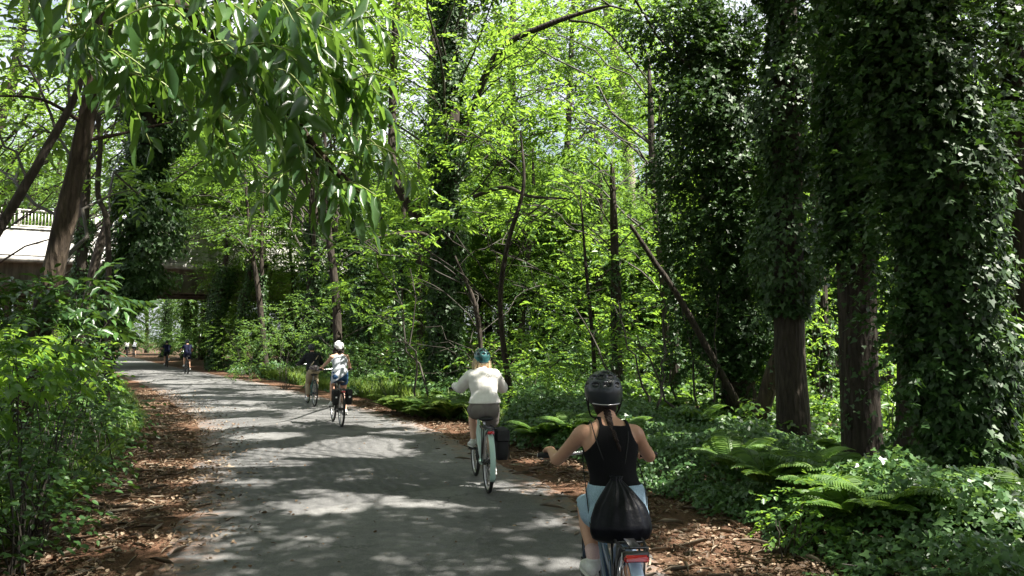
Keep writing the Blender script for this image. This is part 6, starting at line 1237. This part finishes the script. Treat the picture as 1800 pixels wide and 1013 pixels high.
# far riders
FAR = [((-22.0, 47.3, RZ), R(31), "left one of the two dark-clothed riders under the bridge", 'navy', 'black', helm_black, 'dark', 'navy', .0), ((-16.5, 37.7, RZ), R(31), "taller dark-clothed rider nearest the bridge in navy top and shorts", 'navy', 'navy', helm_black, 'dark', 'navy', .06),
       ((-37.9, 73.0, RZ), R(33), "tiny pale-shirted rider farthest along the lane, left of the pair", 'white', 'black', helm_white, 'dark', 'black', .04), ((-37.9, 74.4, RZ), R(33), "tiny grey-shirted rider farthest along the lane, right of the pair", 'grey', 'black', helm_white, 'dark', 'black', .04)]
for i, (l_, a_, lab, top, bot, hm, hr, _, dz) in enumerate(FAR):
    g_ = ((-.30, .42, 1.07 + dz), (.30, .42, 1.07 + dz)); pd_ = ((-.125, .13, .37), (.125, -.13, .21)) if i % 2 else ((-.125, .0, .125), (.125, .0, .455))
    bicycle(dict(loc=l_, rz=a_, label=["dark bicycle under the left one of the two dark riders", "dark bicycle under the navy-clad rider nearest the bridge", "dark bicycle under the tiny pale-shirted farthest rider", "dark bicycle under the tiny grey-shirted farthest rider"][i], seat=.86 + dz, bar=1.05, grip=g_, pedal=pd_, frame=BM['black'], far=True))
    person(dict(loc=l_, rz=a_, label=lab, seat=.86 + dz, grip=g_, pedal=pd_, style='tee', top=CM[top], bottom=CM[bot], hair=hr, helmet=HG(hm, None, .93), voxel=.018, K=.98, lean=.16, hem=-.02, waist=.10, cut=.62, tleg=.7, dleg=.02, mass=1.1))

# bags
def pannier(loc, rz, side, z, label, big=1.0, clasp=False):
    r0 = empty('pannier', to_world(loc, rz, (side * .137 * (.75 + .25 * big), -.50, z)), rz); tag(r0, label, 'bicycle bag', None)
    mb = MB(); H_ = (.30 if not clasp else .36) * big; W_ = .135 * big; D_ = .27 * big; t = np.linspace(0, 1, 9); k_ = np.array([.82, .96, 1.0, 1.02, 1.02, 1.0, .98, .94, .75]); n_ = 20; a = np.arange(n_) * 2 * math.pi / n_
    ring = np.stack([np.sign(np.cos(a)) * np.abs(np.cos(a)) ** .45 * W_ / 2, np.sign(np.sin(a)) * np.abs(np.sin(a)) ** .45 * D_ / 2], 1)
    V = np.concatenate([np.concatenate([ring * kk * (1 + .02 * math.sin(tt * 9)), np.full((n_, 1), -H_ + H_ * tt)], 1) for tt, kk in zip(t, k_)]); V = np.concatenate([V, [[0, 0, -H_ - .008], [0, 0, .008]]])
    i, j = np.meshgrid(np.arange(8), np.arange(n_), indexing='ij'); q = np.stack([i * n_ + j, i * n_ + (j + 1) % n_, (i + 1) * n_ + (j + 1) % n_, (i + 1) * n_ + j], -1).reshape(-1, 4); jj = np.arange(n_)
    tr = np.concatenate([np.stack([np.full(n_, 9 * n_), (jj + 1) % n_, jj], 1), np.stack([np.full(n_, 9 * n_ + 1), 8 * n_ + jj, 8 * n_ + (jj + 1) % n_], 1)]); mb.add(V, [q, tr]); mb.build('bag_body', CM['bag'], r0)
    mb = MB(); mb.box((0, -.0, -.055 * big), (W_ * 1.06, D_ * 1.05, .13 * big), None, .018); mb.build('flap', CM['bag'], r0)
    mb = MB()
    for y_ in (-.07, .07): mb.box((side * (W_ * .53 + .004), y_ * big, -.16 * big), (.006, .025, .26 * big), None, .001); mb.box((-side * W_ * .5, y_ * big, -.03), (.02, .03, .05), None, .003)
    mb.build('strap', CM['cord'], r0)
    if clasp: mb = MB(); mb.box((0, -D_ * .53 - .004, -.17 * big), (.035, .006, .030), None, .002); mb.build('reflector', BM['white'], r0)
    return r0
pannier(L2_, a2, 1, .715, "tall black bag hanging on the right of the mint green bicycle", 1.1)
pannier(L3_, a3, -1, .73, "black bag with pale tab on the left of the black bicycle's rack", .82, True)
pannier(L3_, a3, 1, .73, "black bag with pale tab on the right of the black bicycle's rack", .82, True)
# drawstring bag on the nearest rider's back
sp, K1 = p1['sp'], p1['K']; hz = p1['hz']
zt, zb = 1.025, .70; back = lambda z: float(np.interp(z, [.6, .8, .95, 1.0, 1.1], [-.345, -.350, -.338, -.325, -.30]))
bo = to_world(L1_, a1, (-.015, -.33, zb)); r0 = empty('drawstring_bag', bo, a1); tag(r0, "black drawstring bag hanging low on the nearest rider's back", 'drawstring bag')
n_, k_ = 72, 26; V = []
for i in range(k_):
    t = i / (k_ - 1); z = zb + (zt - zb) * t; w = np.interp(t, [0, .03, .10, .22, .40, .60, .80, .93, .97, 1.0], [.05, .105, .142, .158, .150, .120, .072, .032, .024, .034]); dpt = np.interp(t, [0, .04, .12, .3, .55, .8, .95, 1], [.02, .05, .078, .085, .070, .045, .022, .028])
    a = np.arange(n_) * 2 * math.pi / n_; pl = np.clip((t - .15) / .6, 0, 1); rr = 1 + .085 * pl * np.sin(a * 13 + 1.5 * math.sin(t * 4)) + .05 * pl * np.sin(a * 7 + 2) + .02 * noise3(np.stack([np.cos(a), np.sin(a), 0 * a + t * 3], 1), 1.5, 0)
    cx = -.005 - .01 * t; V.append(np.stack([cx + np.cos(a) * w * rr, (back(z) + .33 - dpt * .95) + np.sin(a) * dpt * rr, np.full(n_, z - zb)], 1))
V = np.concatenate(V); i, j = np.meshgrid(np.arange(k_ - 1), np.arange(n_), indexing='ij'); q = np.stack([i * n_ + j, i * n_ + (j + 1) % n_, (i + 1) * n_ + (j + 1) % n_, (i + 1) * n_ + j], -1).reshape(-1, 4)
V = np.concatenate([V, [V[:n_].mean(0), V[-n_:].mean(0)]]); jj = np.arange(n_); tr = np.concatenate([np.stack([np.full(n_, k_ * n_), (jj + 1) % n_, jj], 1), np.stack([np.full(n_, k_ * n_ + 1), (k_ - 1) * n_ + jj, (k_ - 1) * n_ + (jj + 1) % n_], 1)])
obj('bag_body', np_mesh('bag_body', V, [q, tr], True), CM['nylon'], r0)
top_c = V[-n_:].mean(0) + np.array([0, -.015, -.018])
for sd in (-1, 1):
    pts = [top_c + (sd * .01, 0, 0)]
    for h, x, in ((.20, .035), (.30, .066), (.38, .088), (.44, .098)):
        c = sp(h); pts.append(c + np.array([sd * x, -(.098 if h < .4 else .078), 0]) * K1 - np.array([-.015, -.33, zb]))
    c = sp(.475); pts.append(c + np.array([sd * .100, -.015, .005]) * K1 - np.array([-.015, -.33, zb])); c = sp(.43); pts.append(c + np.array([sd * .105, .085, -.01]) * K1 - np.array([-.015, -.33, zb]))
    pts.append(sp(.28) + np.array([sd * .15, .07, 0]) * K1 - np.array([-.015, -.33, zb])); pts.append(sp(.12) + np.array([sd * .165, -.04, 0]) * K1 - np.array([-.015, -.33, zb])); pts.append(np.array([sd * .14, .02, .03]))
    MB().tube(spline(pts, 5), .0032, 6).build('cord', CM['cord'], r0)
# pale strap and bundle of the fourth rider
q = p4; w0 = np.array(L4_); r0 = empty('sling_bag', to_world(L4_, a4, q['sp'](.1) + (0, -.14, 0)), a4); tag(r0, "small patterned bundle strapped at the waist of the black t-shirt rider", 'waist bag'); o4 = q['sp'](.1) + np.array([0, -.14, 0])
mb = MB(); mb.ball((0, -.02, -.02), (.14, .05, .06), 18, 10); mb.ball((.09, -.03, -.05), (.05, .04, .06), 12, 8); mb.build('bundle', plain('patterned_cloth', (.22, .18, .19), .8, nscale=24, namt=.95), r0)
mb = MB(); pts = [q['sp'](h) + np.array([x, y_, 0]) - o4 for h, x, y_ in ((.10, -.16, -.02), (.14, -.08, -.13), (.24, .0, -.135), (.34, .07, -.135), (.43, .12, -.09), (.465, .13, .0))]; mb.tube(spline(pts, 5), .016, 8, side=(1, 0, 0), flat=.3); mb.build('strap', CM['beige'], r0)
